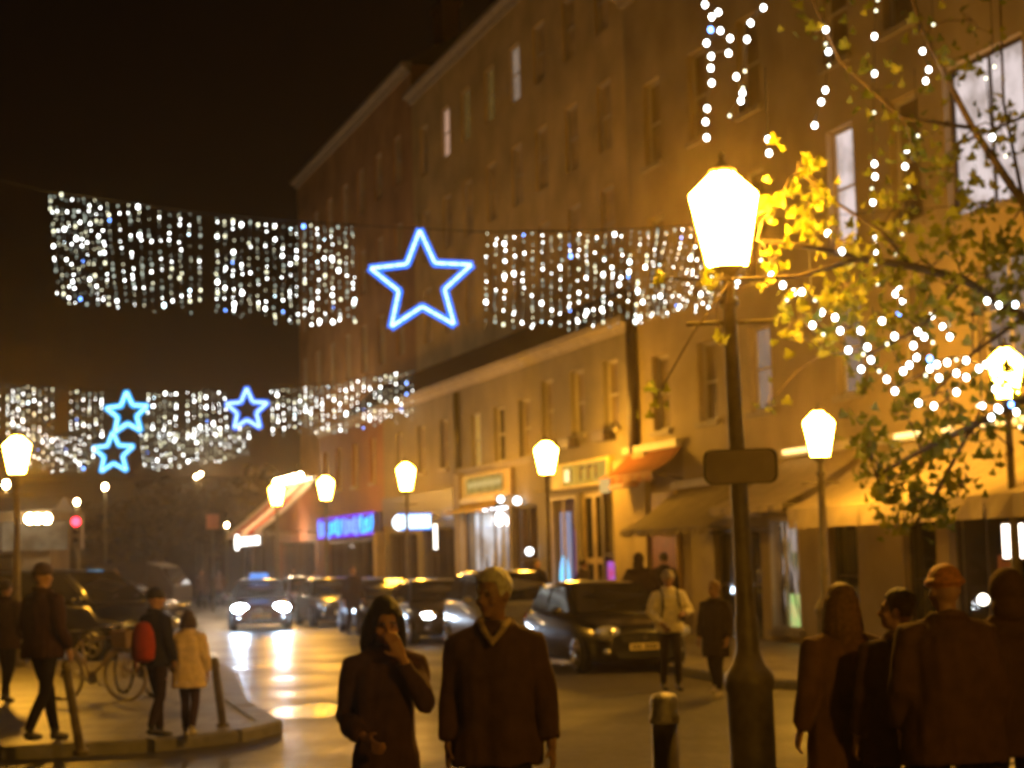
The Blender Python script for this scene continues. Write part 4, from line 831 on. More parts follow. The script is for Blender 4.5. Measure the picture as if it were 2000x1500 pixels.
# ------------------------------------------------------------------ cars
M_TYRE = pm("tyre_rubber", (.02, .02, .02), .8); M_RIM = pm("alloy_rim", (.35, .34, .33), .3, .1, metal=.9)
M_PLATE = pm("number_plate", (.62, .52, .22), .5, .08); M_CHROME = pm("chrome", (.7, .7, .7), .12, .05, metal=1.0)
M_LENS = pm("headlamp_lens", (.55, .57, .6), .08, .1, metal=.6); M_TRIM = pm("black_trim", (.015, .015, .015), .5)
M_TAIL = pm("tail_lamp_red", (.35, .01, .01), .2)
def paint(name, c): return pm(name, c, .28, .08, 3, coat=.8, metal=.25)
def car(label, loc, rz, mat, L=4.3, W=1.78, H=1.46, lit=None, roof_sign=None, mpv=0.0, name="parked_car", cat="car", group="cars parked along the kerb", glints=False):
    """local -y is the nose"""
    t = thing(name, label, cat, loc, rz, group); hw = W / 2; h = H
    belt = .92 + .06 * mpv * 3; rear, nose = L / 2, -L / 2
    st = [  # y, sill z, deck z, half width
        (nose, .36, .62, .60), (nose + .06, .24, .70, .74), (nose + .28, .19, .77, .84), (nose + .75, .17, .84, .95), (nose + 1.25 - mpv * .3, .17, belt, .98), (0, .17, belt + .02, 1.0), (rear - 1.0, .17, belt + .04, .99), (rear - .3, .20, belt + .03, .93), (rear - .05, .27, belt - .03, .84), (rear, .36, belt - .12, .74)]
    m = MB(); rings = []
    for y, zl, zt, f in st:
        w = hw * f; zm = (zl + zt) / 2
        pr = [(-w * .90, zl), (-w * .985, zl + .06), (-w, zm - .02), (-w * .985, zt - .10), (-w * .93, zt - .025), (-w * .80, zt), (-w * .4, zt + .025), (0, zt + .035), (w * .4, zt + .025), (w * .80, zt), (w * .93, zt - .025), (w * .985, zt - .10), (w, zm - .02), (w * .985, zl + .06), (w * .90, zl)]
        rings.append([Vector((x, y, z)) for x, z in pr])
    m.loft(rings)
    # cabin
    ya, yb, yc, yd = nose + 1.12 - mpv * .35, nose + 1.95 - mpv * .25, rear - .75 + mpv * .2, rear - .18 + mpv * .1
    cab = []
    for y, z, f in ((ya, belt - .02, .86), (ya + (yb - ya) * .5, belt + (h - belt) * .55, .80), (yb - .1, h - .09, .73), (yb + .1, h - .025, .70), ((yb + yc) / 2, h, .70), (yc - .1, h - .03, .69), (yc + (yd - yc) * .3, h - .14, .72), (yd, belt - .02, .82)):
        w = hw * f; wb = hw * .88
        zb = belt - .06
        cab.append([Vector((x, y, zz)) for x, zz in ((-wb, zb), (-(w + wb) / 2, (zb + z) / 2), (-w, z - .05), (-w * .85, z), (0, z + .02), (w * .85, z), (w, z - .05), ((w + wb) / 2, (zb + z) / 2), (wb, zb))])
    m.loft(cab); obj("body", m, mat, t)
    # glass
    def panel(nm, pts, mt, off=.012, parent=None):
        q = MB(); c = sum((Vector(p) for p in pts), Vector()) / len(pts); nn = (Vector(pts[1]) - Vector(pts[0])).cross(Vector(pts[2]) - Vector(pts[1])).normalized()
        if nn.dot(c - Vector((0, 0, .5))) < 0: nn = -nn
        q.loft([[Vector(p) + nn * o for p in pts] for o in (-.02, off)], 0, False); return obj(nm, q, mt, parent or t)
    wt, wb = hw * .70, hw * .83
    panel("windscreen", [(-wb, ya + .04, belt + .03), (wb, ya + .04, belt + .03), (wt, yb - .08, h - .07), (-wt, yb - .08, h - .07)], M_DARKGLASS, .03)
    panel("rear_window", [(-wb * .92, yd - .06, belt + .06), (wb * .92, yd - .06, belt + .06), (wt * .95, yc + .02, h - .09), (-wt * .95, yc + .02, h - .09)], M_DARKGLASS, .035)
    for sx in (-1, 1):
        ym = (yb + yc) / 2
        for y0, y1, y0t, y1t in ((ya + .28, ym - .05, yb + .06, ym - .05), (ym + .05, yd - .35, ym + .05, yc - .12)):
            panel("side_window", [(sx * hw * .885, y0, belt + .04), (sx * hw * .885, y1, belt + .04), (sx * hw * .735, y1t, h - .1), (sx * hw * .735, y0t, h - .1)], M_DARKGLASS, .022)
        mi = MB(); mi.ell((sx * (hw + .1), ya + .35, belt + .07), (.11, .07, .075), 10, 6); mi.tube([(sx * hw * .9, ya + .36, belt + .03), (sx * (hw + .05), ya + .35, belt + .06)], .02, 5); obj("wing_mirror", mi, mat, t)
        hl = MB(); hl.ell((sx * hw * .66, nose + .10, .655), (.25, .12, .13), 14, 8); ho = obj("headlight", hl, lit or M_LENS, t)
        if not lit:
            for dx, dy, r_ in ((.62, 0, .05), (.76, .03, .035)):
                b_ = MB(); b_.ell((sx * hw * dx, nose + dy, .657), (r_, .03, r_), 8, 6); obj("reflector", b_, M_CHROME, ho)
            if glints:
                for dx, dz in ((-.12, .03), (-.04, .045), (.05, .04), (-.08, -.045), (.03, -.055), (.12, -.02)):
                    e_ = MB(); e_.ell((sx * hw * .68 + dx, nose - .005 + abs(dx) * .15, .66 + dz), (.042, .02, .034), 8, 5); obj("headlamp_glint", e_, em("headlamp_glint_white", (.86, .93, 1.0), 22), ho)  # small glowing spots added for the white glints on parked headlamps
        fl = MB(); fl.ell((sx * hw * .68, nose + .055, .36), (.085, .04, .05), 10, 6); obj("fog_light", fl, M_LENS, t)
        tl = MB(); tl.ell((sx * hw * .74, rear - .04, .80), (.13, .06, .12), 10, 6); obj("tail_light", tl, M_TAIL, t)
        for y in (nose + .82, rear - .80):
            ty = MB(); ar = [(x, r) for x, r in ((-.1, .24), (-.105, .29), (-.08, .32), (.08, .32), (.105, .29), (.1, .24))]
            ty.loft([[Vector((sx * (hw - .10) + x, y + r * math.cos(a), .32 + r * math.sin(a))) for a in [2 * math.pi * k / 20 for k in range(20)]] for x, r in ar], 0, True)
            wh = obj("wheel", ty, M_TYRE, t); rm = MB()
            for k in range(5):
                a = 2 * math.pi * k / 5; rm.tube([(sx * (hw + .008), y, .32), (sx * (hw + .008), y + .22 * math.cos(a), .32 + .22 * math.sin(a))], .03, 5)
            rm.loft([[Vector((sx * (hw + x), y + r * math.cos(a), .32 + r * math.sin(a))) for a in [2 * math.pi * k / 16 for k in range(16)]] for x, r in ((-.02, .245), (.012, .245), (.012, .21), (-.02, .21))], 0, True, cap=False); obj("rim", rm, M_RIM, wh)
    gq = MB(); gq.loft([[Vector((x, y, z)) for x, z in ((-.42, .62), (.42, .62), (.36, .48), (-.36, .48))] for y in (nose + .05, nose - .008)], 0, False); gr = obj("grille", gq, M_TRIM, t)
    gs = MB()
    for k in range(4): gs.box(-.38, .38, nose - .014, nose - .006, .505 + .03 * k, .513 + .03 * k)
    gs.lathe([(.05, 0), (.05, .01)], 12, (0, 0, 0)); gs.v[-24:] = [(v[0], nose - .012 - v[2], v[1] + .58) for v in gs.v[-24:]]; obj("grille_bar", gs, M_CHROME, gr)
    li = MB(); li.loft([[Vector((x, y, z)) for x, z in ((-.5, .36), (.5, .36), (.44, .25), (-.44, .25))] for y in (nose + .09, nose - .002)], 0, False); obj("lower_intake", li, M_TRIM, t)
    np_ = MB(); np_.box(-.26, .26, nose - .03, nose - .016, .375, .485); po_ = obj("number_plate", np_, M_PLATE, t); ch = MB()
    for k in range(8):
        if k == 3: continue
        ch.box(-.22 + .055 * k, -.185 + .055 * k, nose - .033, nose - .0302, .40, .46)
    obj("plate_characters", ch, M_TRIM, po_)
    np2 = MB(); np2.box(-.26, .26, rear + .0, rear + .015, .55, .66); obj("number_plate", np2, M_PLATE, t)
    wp = MB()
    for sx in (-.45, .2): wp.tube([(sx, ya + .06, belt + .06), (sx + .42, ya + .16, belt + .15)], .012, 4)
    obj("wiper", wp, M_TRIM, t)
    if roof_sign:
        r_ = MB(); r_.loft([[Vector((x, y, z)) for x, z in ((-.3, h + .0), (.3, h + .0), (.26, h + .17), (-.26, h + .17))] for y in (-.42, -.22)], 0, False); obj("roof_sign", r_, roof_sign, t)
    return t
HD = math.atan2(.29, 1.0)             # cars along the kerb point down the street towards us
M_BLK = paint("black_car_paint", (.012, .011, .011)); M_SLV = paint("silver_car_paint", (.28, .28, .30)); M_GRY = paint("dark_grey_car_paint", (.06, .058, .056)); M_BLU = paint("dark_blue_car_paint", (.02, .025, .05)); M_MAR = paint("dark_red_car_paint", (.06, .012, .012))
def at(px, D): return P(px, 1100, D).x
car("black hatchback with pale plate parked nearest on the right", (at(1172, 31.2), 31.2, 0), HD, M_BLK, 4.2, 1.82, 1.47)
car("tall silver family car parked behind the black hatchback", (at(985, 37), 37.0, 0), HD - .02, M_SLV, 4.4, 1.84, 1.66, mpv=.6, glints=True)
car("grey car with glinting headlamps parked behind the silver one", (at(848, 43), 43.0, 0), HD - .03, M_GRY, 4.2, 1.78, 1.46, glints=True)
car("dark blue car parked fourth along the right kerb", (at(742, 49.5), 49.5, 0), HD, M_BLU, 4.3, 1.78, 1.46)
car("dark car parked fifth along the kerb, beside the oncoming car", (at(645, 56), 56.0, 0), HD, M_BLK, 4.2, 1.76, 1.45)
car("dark red car parked farthest along the right kerb", (at(598, 64), 64.0, 0), HD, M_MAR, 4.2, 1.76, 1.45)
M_HEAD = em("headlight_on", (.58, .76, 1.0), 190)
oc = car("oncoming car with bluish headlights on and small blue roof light", (at(505, 54.2), 54.2, 0), math.atan2(.17, 1.0), M_MAR, 4.3, 1.78, 1.48, lit=M_HEAD, roof_sign=em("roof_sign_blue", (.12, .35, 1.0), 1.0), name="oncoming_car", group=None)
for sx in (-1, 1):
    sl = bpy.data.lights.new("headlight_beam", 'SPOT'); sl.energy = 160; sl.color = (.72, .84, 1.0); sl.spot_size = math.radians(40); sl.spot_blend = .8; sl.shadow_soft_size = .1
    so = bpy.data.objects.new("headlight_beam", sl); COL.objects.link(so); so.parent = oc; so.location = (sx * .59, -2.3, .655); so.rotation_euler = (math.radians(90 - 2.6), 0, math.pi)
car("dark tall people carrier parked across the left pavement behind the bicycles", (at(120, 36), 36.5, .12), math.radians(62), M_BLK, 4.5, 1.85, 1.78, mpv=1.0, group="cars on the left side")
car("dark car parked beyond the left bollards, far side", (at(240, 58), 58.0, 0), math.radians(70), M_GRY, 4.2, 1.78, 1.46, group="cars on the left side")
# pale van far away
q = at(255, 80); t = thing("delivery_van", "pale delivery van parked at the far left of the street", "van", (q, 80, 0), math.radians(72))
m = MB(); m.loft([[Vector((x, y, z)) for x, z in ((-.95, .35), (.95, .35), (.97, 1.2), (.9, 2.15), (-.9, 2.15), (-.97, 1.2))] for y in (-1.3, 2.6)], 0, False); obj("cargo_body", m, pm("van_cream", (.08, .06, .035), .5, .12), t)
m = MB(); m.loft([[Vector((x, -1.31, z)) for x, z in ((-.93, .35), (.93, .35), (.93, 1.2), (.88, 2.1), (-.88, 2.1), (-.93, 1.2))], [Vector((x, -1.9, z)) for x, z in ((-.93, .35), (.93, .35), (.93, 1.15), (.8, 1.95), (-.8, 1.95), (-.93, 1.15))], [Vector((x, -2.6, z)) for x, z in ((-.88, .38), (.88, .38), (.88, .85), (.8, 1.05), (-.8, 1.05), (-.88, .85))]], 0, False); cb = obj("cab", m, pm("van_cream", (.08, .06, .035), .5), t)
m = MB(); m.loft([[Vector((x, y - o, z + o)) for x, y, z in ((-.75, -2.54, 1.12), (.75, -2.54, 1.12), (.74, -1.98, 1.86), (-.74, -1.98, 1.86))] for o in (0, .03)], 0, False); obj("windscreen", m, M_DARKGLASS, cb)
for sx in (-1, 1):
    for y in (-1.7, 1.8):
        m = MB(); m.loft([[Vector((sx * .85 + x, y + r * math.cos(a), .34 + r * math.sin(a))) for a in [2 * math.pi * k / 16 for k in range(16)]] for x, r in ((-.1, .3), (-.08, .34), (.08, .34), (.1, .3), (.11, .2))]); obj("wheel", m, M_TYRE, t)

# ------------------------------------------------------------------ bicycles, bollards
M_SPOKE = pm("spoke_steel", (.5, .48, .45), .3, .1, metal=.8); M_WHITEF = pm("pale_bike_paint", (.55, .45, .36), .35, .1); M_BIKE2 = pm("red_bike_paint", (.25, .03, .02), .35, .1); M_LEATH = pm("saddle_black", (.03, .025, .02), .6)
def bicycle(label, loc, rz, fm, lean=0.07, tyre=None):
    t = thing("bicycle", label, "bicycle", loc, rz, "bicycles parked on the left pavement"); t.rotation_euler = (lean, 0, rz)
    R = .34
    for x in (-.52, .52):
        w = MB(); w.tube([(x + R * math.cos(a), 0, R + R * math.sin(a)) for a in [2 * math.pi * k / 28 for k in range(29)]], .02, 6, cap=False, up=(0, 1, 0)); wo = obj("wheel", w, tyre or M_TYRE, t)
        s = MB()
        for k in range(14):
            a = 2 * math.pi * k / 14; s.tube([(x, 0, R), (x + (R - .02) * math.cos(a), 0, R + (R - .02) * math.sin(a))], .003, 4)
        s.tube([(x, -.04, R), (x, .04, R)], .022, 8); obj("spokes", s, M_SPOKE, wo)
        s = MB(); s.tube([(x + (R - .024) * math.cos(a), 0, R + (R - .024) * math.sin(a)) for a in [2 * math.pi * k / 28 for k in range(29)]], .012, 5, cap=False, up=(0, 1, 0)); obj("rim", s, M_SPOKE, wo)
        s = MB(); s.tube([(x + (R + .05) * math.cos(a), 0, R + (R + .05) * math.sin(a)) for a in [math.pi * (.12 + .76 * k / 12) for k in range(13)]], .022, 6, up=(0, 1, 0)); obj("mudguard", s, fm, t)
    f = MB(); bb, seat, head, hd2 = (-.08, 0, .3), (-.2, 0, .82), (.36, 0, .86), (.41, 0, .7)
    f.tube([bb, seat], .017, 7); f.tube([seat, head], .016, 7); f.tube([bb, hd2], .018, 7); f.tube([head, hd2], .02, 7)
    for y in (-.05, .05): f.tube([(-.52, y, R), bb], .01, 5); f.tube([(-.52, y, R), seat], .009, 5); f.tube([hd2, (.46, y, .6), (.52, y, R)], .011, 5)
    obj("frame", f, fm, t)
    s = MB(); s.loft([[Vector((x, y * w, z)) for y, z in ((-1, .91), (-.7, .95), (.7, .95), (1, .91), (0, .89))] for x, w in ((-.36, .09), (-.26, .085), (-.16, .03), (-.06, .015))]); s.tube([(-.21, 0, .82), (-.22, 0, .9)], .014, 6); obj("saddle", s, M_LEATH, t)
    h = MB(); h.tube([(.22, -.28, 1.0), (.34, -.22, 1.03), (.36, 0, 1.0), (.34, .22, 1.03), (.22, .28, 1.0)], .013, 6); h.tube([(.36, 0, .86), (.36, 0, 1.0)], .014, 6); obj("handlebar", h, M_CHROME, t)
    k = MB(); k.tube([(-.08, -.1, .3), (-.08, .1, .3)], .02, 6); k.lathe([(.09, -.005), (.09, .005)], 16); k.v[-32:] = [(v[0] - .08, v[2] + .06, v[1] + .3) for v in k.v[-32:]]; k.tube([(-.08, .1, .3), (.04, .1, .2)], .01, 5); k.box(.0, .1, .08, .18, .19, .21); k.tube([(-.08, -.1, .3), (-.2, -.1, .4)], .01, 5); k.box(-.25, -.15, -.18, -.08, .39, .41); obj("pedals", k, M_SPOKE, t)
    b = MB(); b.loft([[Vector((.54 + x * w, y * w, z)) for x, y in ((-.13, -.17), (.13, -.17), (.13, .17), (-.13, .17))] for z, w in ((.72, .8), (.95, 1.0), (.95, .93), (.735, .74))], 0, False); obj("basket", b, pm("wicker", (.30, .20, .10), .7, .3, 30, .5), t)
    return t
q = G(185, 1368, .12); bicycle("pale bicycle with basket parked end-on behind the striding man", (q.x, q.y, .12), math.radians(-24), M_WHITEF, .05, pm('pale_tyre', (.42, .36, .28), .7))
q = G(240, 1362, .12); bicycle("reddish bicycle parked beside the pale one, close to the hatted child", (q.x + .1, q.y + .5, .12), math.radians(-55), M_BIKE2, -.06)
def slim_bollard(label, base, top):
    b = G(*base, .12); tp = P(top[0], top[1], b.y); t = thing("slim_bollard", label, "bollard", b, 0, "slim leaning bollards on the left kerb"); d = tp - b
    m = MB(); m.tube([(0, 0, -.02), d * .04, d * .041, d * .9], [.075, .075, .048, .042], 10); obj("post", m, M_IRON, t)
    m = MB(); m.tube([d * .88, d * .885, d * .91, d * .915], [.052, .055, .055, .045], 10); obj("collar", m, M_IRON, t); m = MB(); m.ell(d * .955, (.047, .047, .055), 10, 6); obj("cap", m, M_IRON, t)
slim_bollard("slim dark bollard leaning beside the striding man's leg", (158, 1470), (127, 1292)); slim_bollard("slim dark bollard standing right of the child in the pale coat", (436, 1418), (418, 1286))
q = P(1296, 1352, 11.9); t = thing("thick_bollard", "thick black bollard with a pale metal top, lower middle right", "bollard", (q.x, q.y, .12))
h = q.z - .12; m = MB(); m.lathe([(.115, 0), (.115, .12), (.092, .15), (.088, h - .2)], 16); obj("post", m, M_IRON, t)
m = MB(); m.lathe([(.094, h - .2), (.1, h - .19), (.1, h - .15), (.09, h - .14), (.092, h - .05), (.075, h - .015), (.03, h), (.002, h + .002)], 18); obj("cap", m, pm("worn_silver_paint", (.42, .40, .34), .35, .4, 14, .4, metal=.5), t)
# ------------------------------------------------------------------ people
M_SKIN = pm("skin", (.42, .24, .15), .5, .1, 8); M_EYE = pm("eye_brown", (.14, .085, .055), .3); M_LIP = pm("lips", (.34, .16, .11), .45); M_SHOE = pm("shoe_leather", (.02, .016, .013), .45); M_SHOEP = pm("pale_shoe", (.5, .45, .4), .5)
def cloth(name, c, var=.18): return pm(name, c, .85, var, 12, .25, 90, spec=.25)
WORK = bpy.data.scenes.new("work")     # scratch scene, removed at the end
def voxelize(mb, vs, it=2, f=.5):
    me = mb.mesh("tmp", M_SKIN); o = bpy.data.objects.new("tmp", me); WORK.collection.objects.link(o)
    r = o.modifiers.new("r", 'REMESH'); r.mode = 'VOXEL'; r.voxel_size = vs; r.use_smooth_shade = True
    s = o.modifiers.new("s", 'SMOOTH'); s.iterations = it; s.factor = f
    WORK.view_layers[0].update(); dg = WORK.view_layers[0].depsgraph; out = bpy.data.meshes.new_from_object(o.evaluated_get(dg)); bpy.data.objects.remove(o); bpy.data.meshes.remove(me); out.materials.clear(); return out
def labelled(mb, vs, mats, it=2):
    out = voxelize(mb, vs, it); kd = kdtree.KDTree(len(mb.f))
    for i, f in enumerate(mb.f):
        c = Vector((0, 0, 0))
        for q in f: c += Vector(mb.v[q])
        kd.insert(c / len(f), i)
    kd.balance()
    for m in mats: out.materials.append(m)
    idx = [mb.m[kd.find(p.center)[1]] for p in out.polygons]; out.polygons.foreach_set("material_index", idx); out.polygons.foreach_set("use_smooth", [True] * len(idx)); return out
def ering(z, rx, ry, cy=0.0, cx=0.0, n=20, sq=.0):
    return [Vector((cx + rx * math.cos(a) * (1 + sq * math.sin(2 * a) ** 2), cy + ry * math.sin(a) * (1 + sq * math.sin(2 * a) ** 2), z)) for a in [2 * math.pi * k / n for k in range(n)]]
def hand(mb, w, d, palm_n, side, curl=.5, mi=0):
    """w wrist, d direction to the fingers, palm_n the way the palm faces, side = +1/-1 puts the thumb"""
    d = d.normalized(); nn = (palm_n - d * palm_n.dot(d)).normalized(); s = d.cross(nn) * side; rr = []
    for u, wd, th in ((-.02, .026, .022), (.02, .036, .018), (.06, .042, .016), (.092, .041, .013)):
        c = w + d * u; rr.append([c + s * (wd * math.cos(a)) + nn * (th * math.sin(a)) for a in [2 * math.pi * k / 10 for k in range(10)]])
    mb.loft(rr, mi)
    for k, L in enumerate((.070, .080, .074, .058)):
        b = w + d * .085 + s * (.032 - .0215 * k); p = [b - d * .02, b]; a = .15 + .06 * k; dirv = d
        for j, f in enumerate((.45, .32, .23)):
            a += curl * (.35 + .25 * j); dirv = d * math.cos(a) + nn * math.sin(a); p.append(p[-1] + dirv * L * f)
        mb.tube(p, [.0095, .0095, .009, .0085, .007], 7, mi)
    b = w + d * .02 + s * .03; t1 = (s * .75 + d * .65 + nn * .3).normalized(); t2 = (s * .3 + d * .85 + nn * .45).normalized()
    mb.tube([b - s * .015, b, b + t1 * .038, b + t1 * .038 + t2 * .03], [.012, .0125, .011, .008], 7, mi)
def person(label, loc, rz, H=1.75, coat=(.05, .02, .015), hem=.85, cw=1.0, flare=1.0, trouser=(.015, .012, .014), hair='short', hairc=(.03, .02, .015), yaw=0.0, pitch=0.0, L=None, R=None, st=.16, vs=.012, shoe=None, hood=False, collar=None, slim=1.0, puff=0, skin=None, curl=.5, curlL=None, palmL=None, lean=0.0, coat_name="coat", group=None):
    t = thing("person", label, "person", loc, rz, group); k = H / 1.75
    L = L or ((.245, .02, 1.13), (.25, -.09, .90)); R = R or ((-.245, .02, 1.13), (-.25, -.06, .90))
    b = MB(); HC = Vector((0, 0, 1.56)); HM = Matrix.Translation(HC) @ Matrix.Rotation(yaw, 4, 'Z') @ Matrix.Rotation(pitch, 4, 'X') @ Matrix.Translation(-HC)
    def headpart(fn):
        o = len(b.v); fn(b); b.v[o:] = [tuple(HM @ Vector(v)) for v in b.v[o:]]
    def hd(m):
        m.ell((0, .012, 1.65), (.074, .094, .100), 20, 14, 0); m.ell((0, -.028, 1.59), (.057, .062, .072), 16, 10, 0); m.ell((0, -.074, 1.552), (.026, .022, .02), 10, 8, 0)
        m.tube([(0, -.082, 1.66), (0, -.1, 1.63), (0, -.116, 1.612)], [.010, .013, .017], 8, 0); m.ell((0, -.098, 1.608), (.02, .014, .010), 8, 6, 0); m.ell((0, -.078, 1.672), (.046, .012, .008), 12, 6, 0)
        for sx in (-1, 1):
            m.ell((sx * .032, -.090, 1.676), (.019, .006, .005), 8, 5, 6); m.ell((sx * .031, -.084, 1.651), (.010, .010, .006), 8, 6, 4); m.ell((sx * .077, .012, 1.632), (.011, .024, .031), 8, 6, 0); m.ell((sx * .042, -.058, 1.612), (.026, .024, .024), 8, 6, 0)
        m.ell((0, -.088, 1.580), (.024, .010, .009), 10, 6, 5)
    headpart(hd)
    b.tube([(0, .025, 1.42), (0, .018, 1.5), (0, .008, 1.58)], [.062, .052, .053], 14, 0)
    b.loft([ering(z, rx * slim, ry, cy) for z, rx, ry, cy in ((.84, .14, .10, .01), (.92, .165, .115, .01), (1.06, .142, .098, 0), (1.25, .165, .112, 0), (1.37, .175, .10, .008), (1.44, .12, .08, .015), (1.475, .06, .06, .02))], 3)
    for sx, sg in ((1, -1), (-1, 1)):
        fy = sg * st; kz = .49; up = .05 if sg > 0 and st > .1 else 0.0
        hip, knee, ank = Vector((sx * .085, .0, .90)), Vector((sx * .092, fy * .45 - .045, kz)), Vector((sx * .09, fy + .02, .095 + up))
        b.tube([hip + Vector((0, 0, .03)), hip, (hip + knee) / 2, knee, (knee + ank) / 2 + Vector((0, .012, 0)), ank], [.085, .09, .078, .062, .058, .046], 14, 1)
        b.tube([ank + Vector((0, .045, -.05)), ank + Vector((0, 0, -.045)), ank + Vector((0, -.08, -.062)), ank + Vector((0, -.17, -.07))], [.034, .045, .042, .026], 10, 2)
    arms = []
    for sx, (el, wr) in ((1, L), (-1, R)):
        sh = Vector((sx * .185 * slim, .012, 1.395)); el, wr = Vector(el), Vector(wr); arms.append((sx, sh, el, wr)); d = wr - el
        b.tube([sh - Vector((sx * .06, 0, -.01)), sh, (sh + el) / 2, el, el + d * .3, el + d * .8], [.055, .054, .046, .040, .041, .031], 12, 3); b.tube([el + d * .75, wr, wr + d.normalized() * .02], [.031, .026, .026], 10, 0)
        pn = Vector((-sx, .15, 0)) if (wr - el).z < .1 else Vector((0, .3, 0)) + Vector((-sx, 0, 0))
        if sx == 1 and palmL: pn = Vector(palmL)
        hand(b, wr + d.normalized() * .02, d, pn, -sx if (d.cross(pn)).y * -sx < 0 else sx, curl if sx < 0 or curlL is None else curlL, 0)
    sk = M_SKIN if skin is None else pm("skin_" + "%02d" % int(skin[0] * 100), skin, .5, .1, 8)
    cn = "cloth_%03d_%03d_%03d" % tuple(int(c * 1000) for c in coat); tn = "cloth_%03d_%03d_%03d" % tuple(int(c * 1000) for c in trouser); MC = cloth(cn, coat); hm = pm("hair_%03d_%03d" % (int(hairc[0] * 1000), int(hairc[1] * 1000)), hairc, .6, .35, 40, .5, 120)
    bm_ = labelled(b, min(vs, .0085) if vs < .012 else vs, [sk, cloth(tn, trouser), shoe or M_SHOE, MC, M_EYE, M_LIP, hm]); bo = obj("body", bm_, None, t); bo.scale = (k, k, k)
    # coat
    c = MB(); W = cw
    rings = [(hem, .205 * W * flare, .15 * flare * W, .01), (hem + .12, .202 * W * flare ** .8, .148 * W, .01), (1.0, .192 * W, .142 * W, .008), (1.12, .186 * W, .138 * W, 0), (1.25, .196 * W, .142 * W, 0), (1.36, .2 * W, .128 * W, .005), (1.42, .165 * W, .11, .012), (1.465, .095, .09, .016), (1.51, .078, .080, .014)]
    rings = [r for i, r in enumerate(rings) if i == 0 or r[0] > hem + .05]; c.loft([ering(*r, sq=.04) for r in rings])
    c.tube([(.088 * math.cos(a), .012 + .088 * math.sin(a), 1.49 + .025 * math.sin(a)) for a in [2 * math.pi * q / 18 for q in range(19)]], .024, 7, cap=False)
    for sx, sh, el, wr in arms:
        d = wr - el; e_ = el + d * .92
        c.tube([sh - Vector((sx * .08, 0, -.015)), sh, (sh + el) / 2, el, (el + e_) / 2, e_], [.075, .077 * W, .072 * W, .063 * W, .062 * W, .054 * W], 14)
    co = voxelize(c, max(vs, .012), 3); sd = Vector((hash(label) % 97, 3.1, 7.7))
    nrm = [tuple(v.normal) for v in co.vertices]
    for v, n0_ in zip(co.vertices, nrm):
        p = v.co; n_ = Vector(n0_); q = Vector((p.x * 9, p.y * 9, p.z * 2.6)) + sd; f = noise.noise(q) * .022 + noise.noise(q * 2.3) * .010
        if puff: f = .0025 * math.sin(p.z * puff) + .6 * f
        v.co = p + n_ * f * (1.0 if p.z < 1.42 else .4)
    co.materials.append(MC); o = obj(coat_name, co, None, t); o.scale = (k, k, k)
    hb = MB()
    def cap(cen, r, lo, dep=.0):
        o_ = len(hb.v); hb.ell(cen, r, 22, 14); 
        for i in range(o_, len(hb.v)):
            x, y, z = hb.v[i]
            if y < lo and z < 1.70: x, y, z = x * .72, y * .55, z
            f = 1 + .09 * noise.noise(Vector((x * 38, y * 38, z * 16)) + sd); hb.v[i] = (x * f, .012 + (y - .012) * f, 1.65 + (z - 1.65) * f)
    nm = "hair"
    if hair in ('short', 'long', 'bob'):
        cap((0, .020, 1.676), (.087, .107, .102), -.045 if hair == 'short' else -.07)
        if hair != 'short':
            zb = 1.40 if hair == 'long' else 1.52
            for k_ in range(11):
                a = math.pi * (-.08 + 1.16 * k_ / 10); x, y = .082 * math.cos(a), .02 + .085 * math.sin(a)
                hb.tube([(x * .9, y, 1.68), (x * 1.08, y * 1.05, 1.58), (x * 1.2, y * 1.15, (1.58 + zb) / 2), (x * 1.1, y * 1.1, zb)], [.03, .034, .034, .016], 8)
        hmesh = hb
        hb.v = [tuple(HM @ Vector(v)) for v in hb.v]; ho = obj("hair", labelled(hb, .010, [hm]), None, t)
    elif hair == 'beanie':
        nm = "hat"; hb.ell((0, .012, 1.688), (.088, .107, .092), 20, 12); hb.tube([(.09 * math.cos(a), .012 + .108 * math.sin(a), 1.675) for a in [2 * math.pi * q / 24 for q in range(25)]], .017, 7); hb.v = [tuple(HM @ Vector(v)) for v in hb.v]; ho = obj("hat", labelled(hb, .010, [hm]), None, t)
    elif hair == 'hood':
        nm = "hood"; hb.ell((0, .030, 1.655), (.105, .118, .125), 20, 12); hb.ell((0, .06, 1.55), (.11, .09, .09), 14, 8); hb.v = [tuple(HM @ Vector(v)) for v in hb.v]; ho = obj("hood", labelled(hb, .012, [MC]), None, t)
        for v in ho.data.vertices: pass
    ho.scale = (k, k, k)
    if collar:
        c_ = MB(); c_.tube([(-.075, -.02, 1.51), (-.05, -.10, 1.47), (-.005, -.145, 1.40), (.05, -.10, 1.47), (.075, -.02, 1.51)], [.016, .02, .022, .02, .016], 8); so = obj("shirt_collar", labelled(c_, .010, [cloth("collar_cloth", collar)]), None, t); so.scale = (k, k, k)
    return t
def stand(px, py, z=0.0): q = G(px, py, z); return (q.x, q.y, z)
def standD(px, D, z=0.0): return (P(px, 1200, D).x, D, z)
DK = (.105, .055, .046)
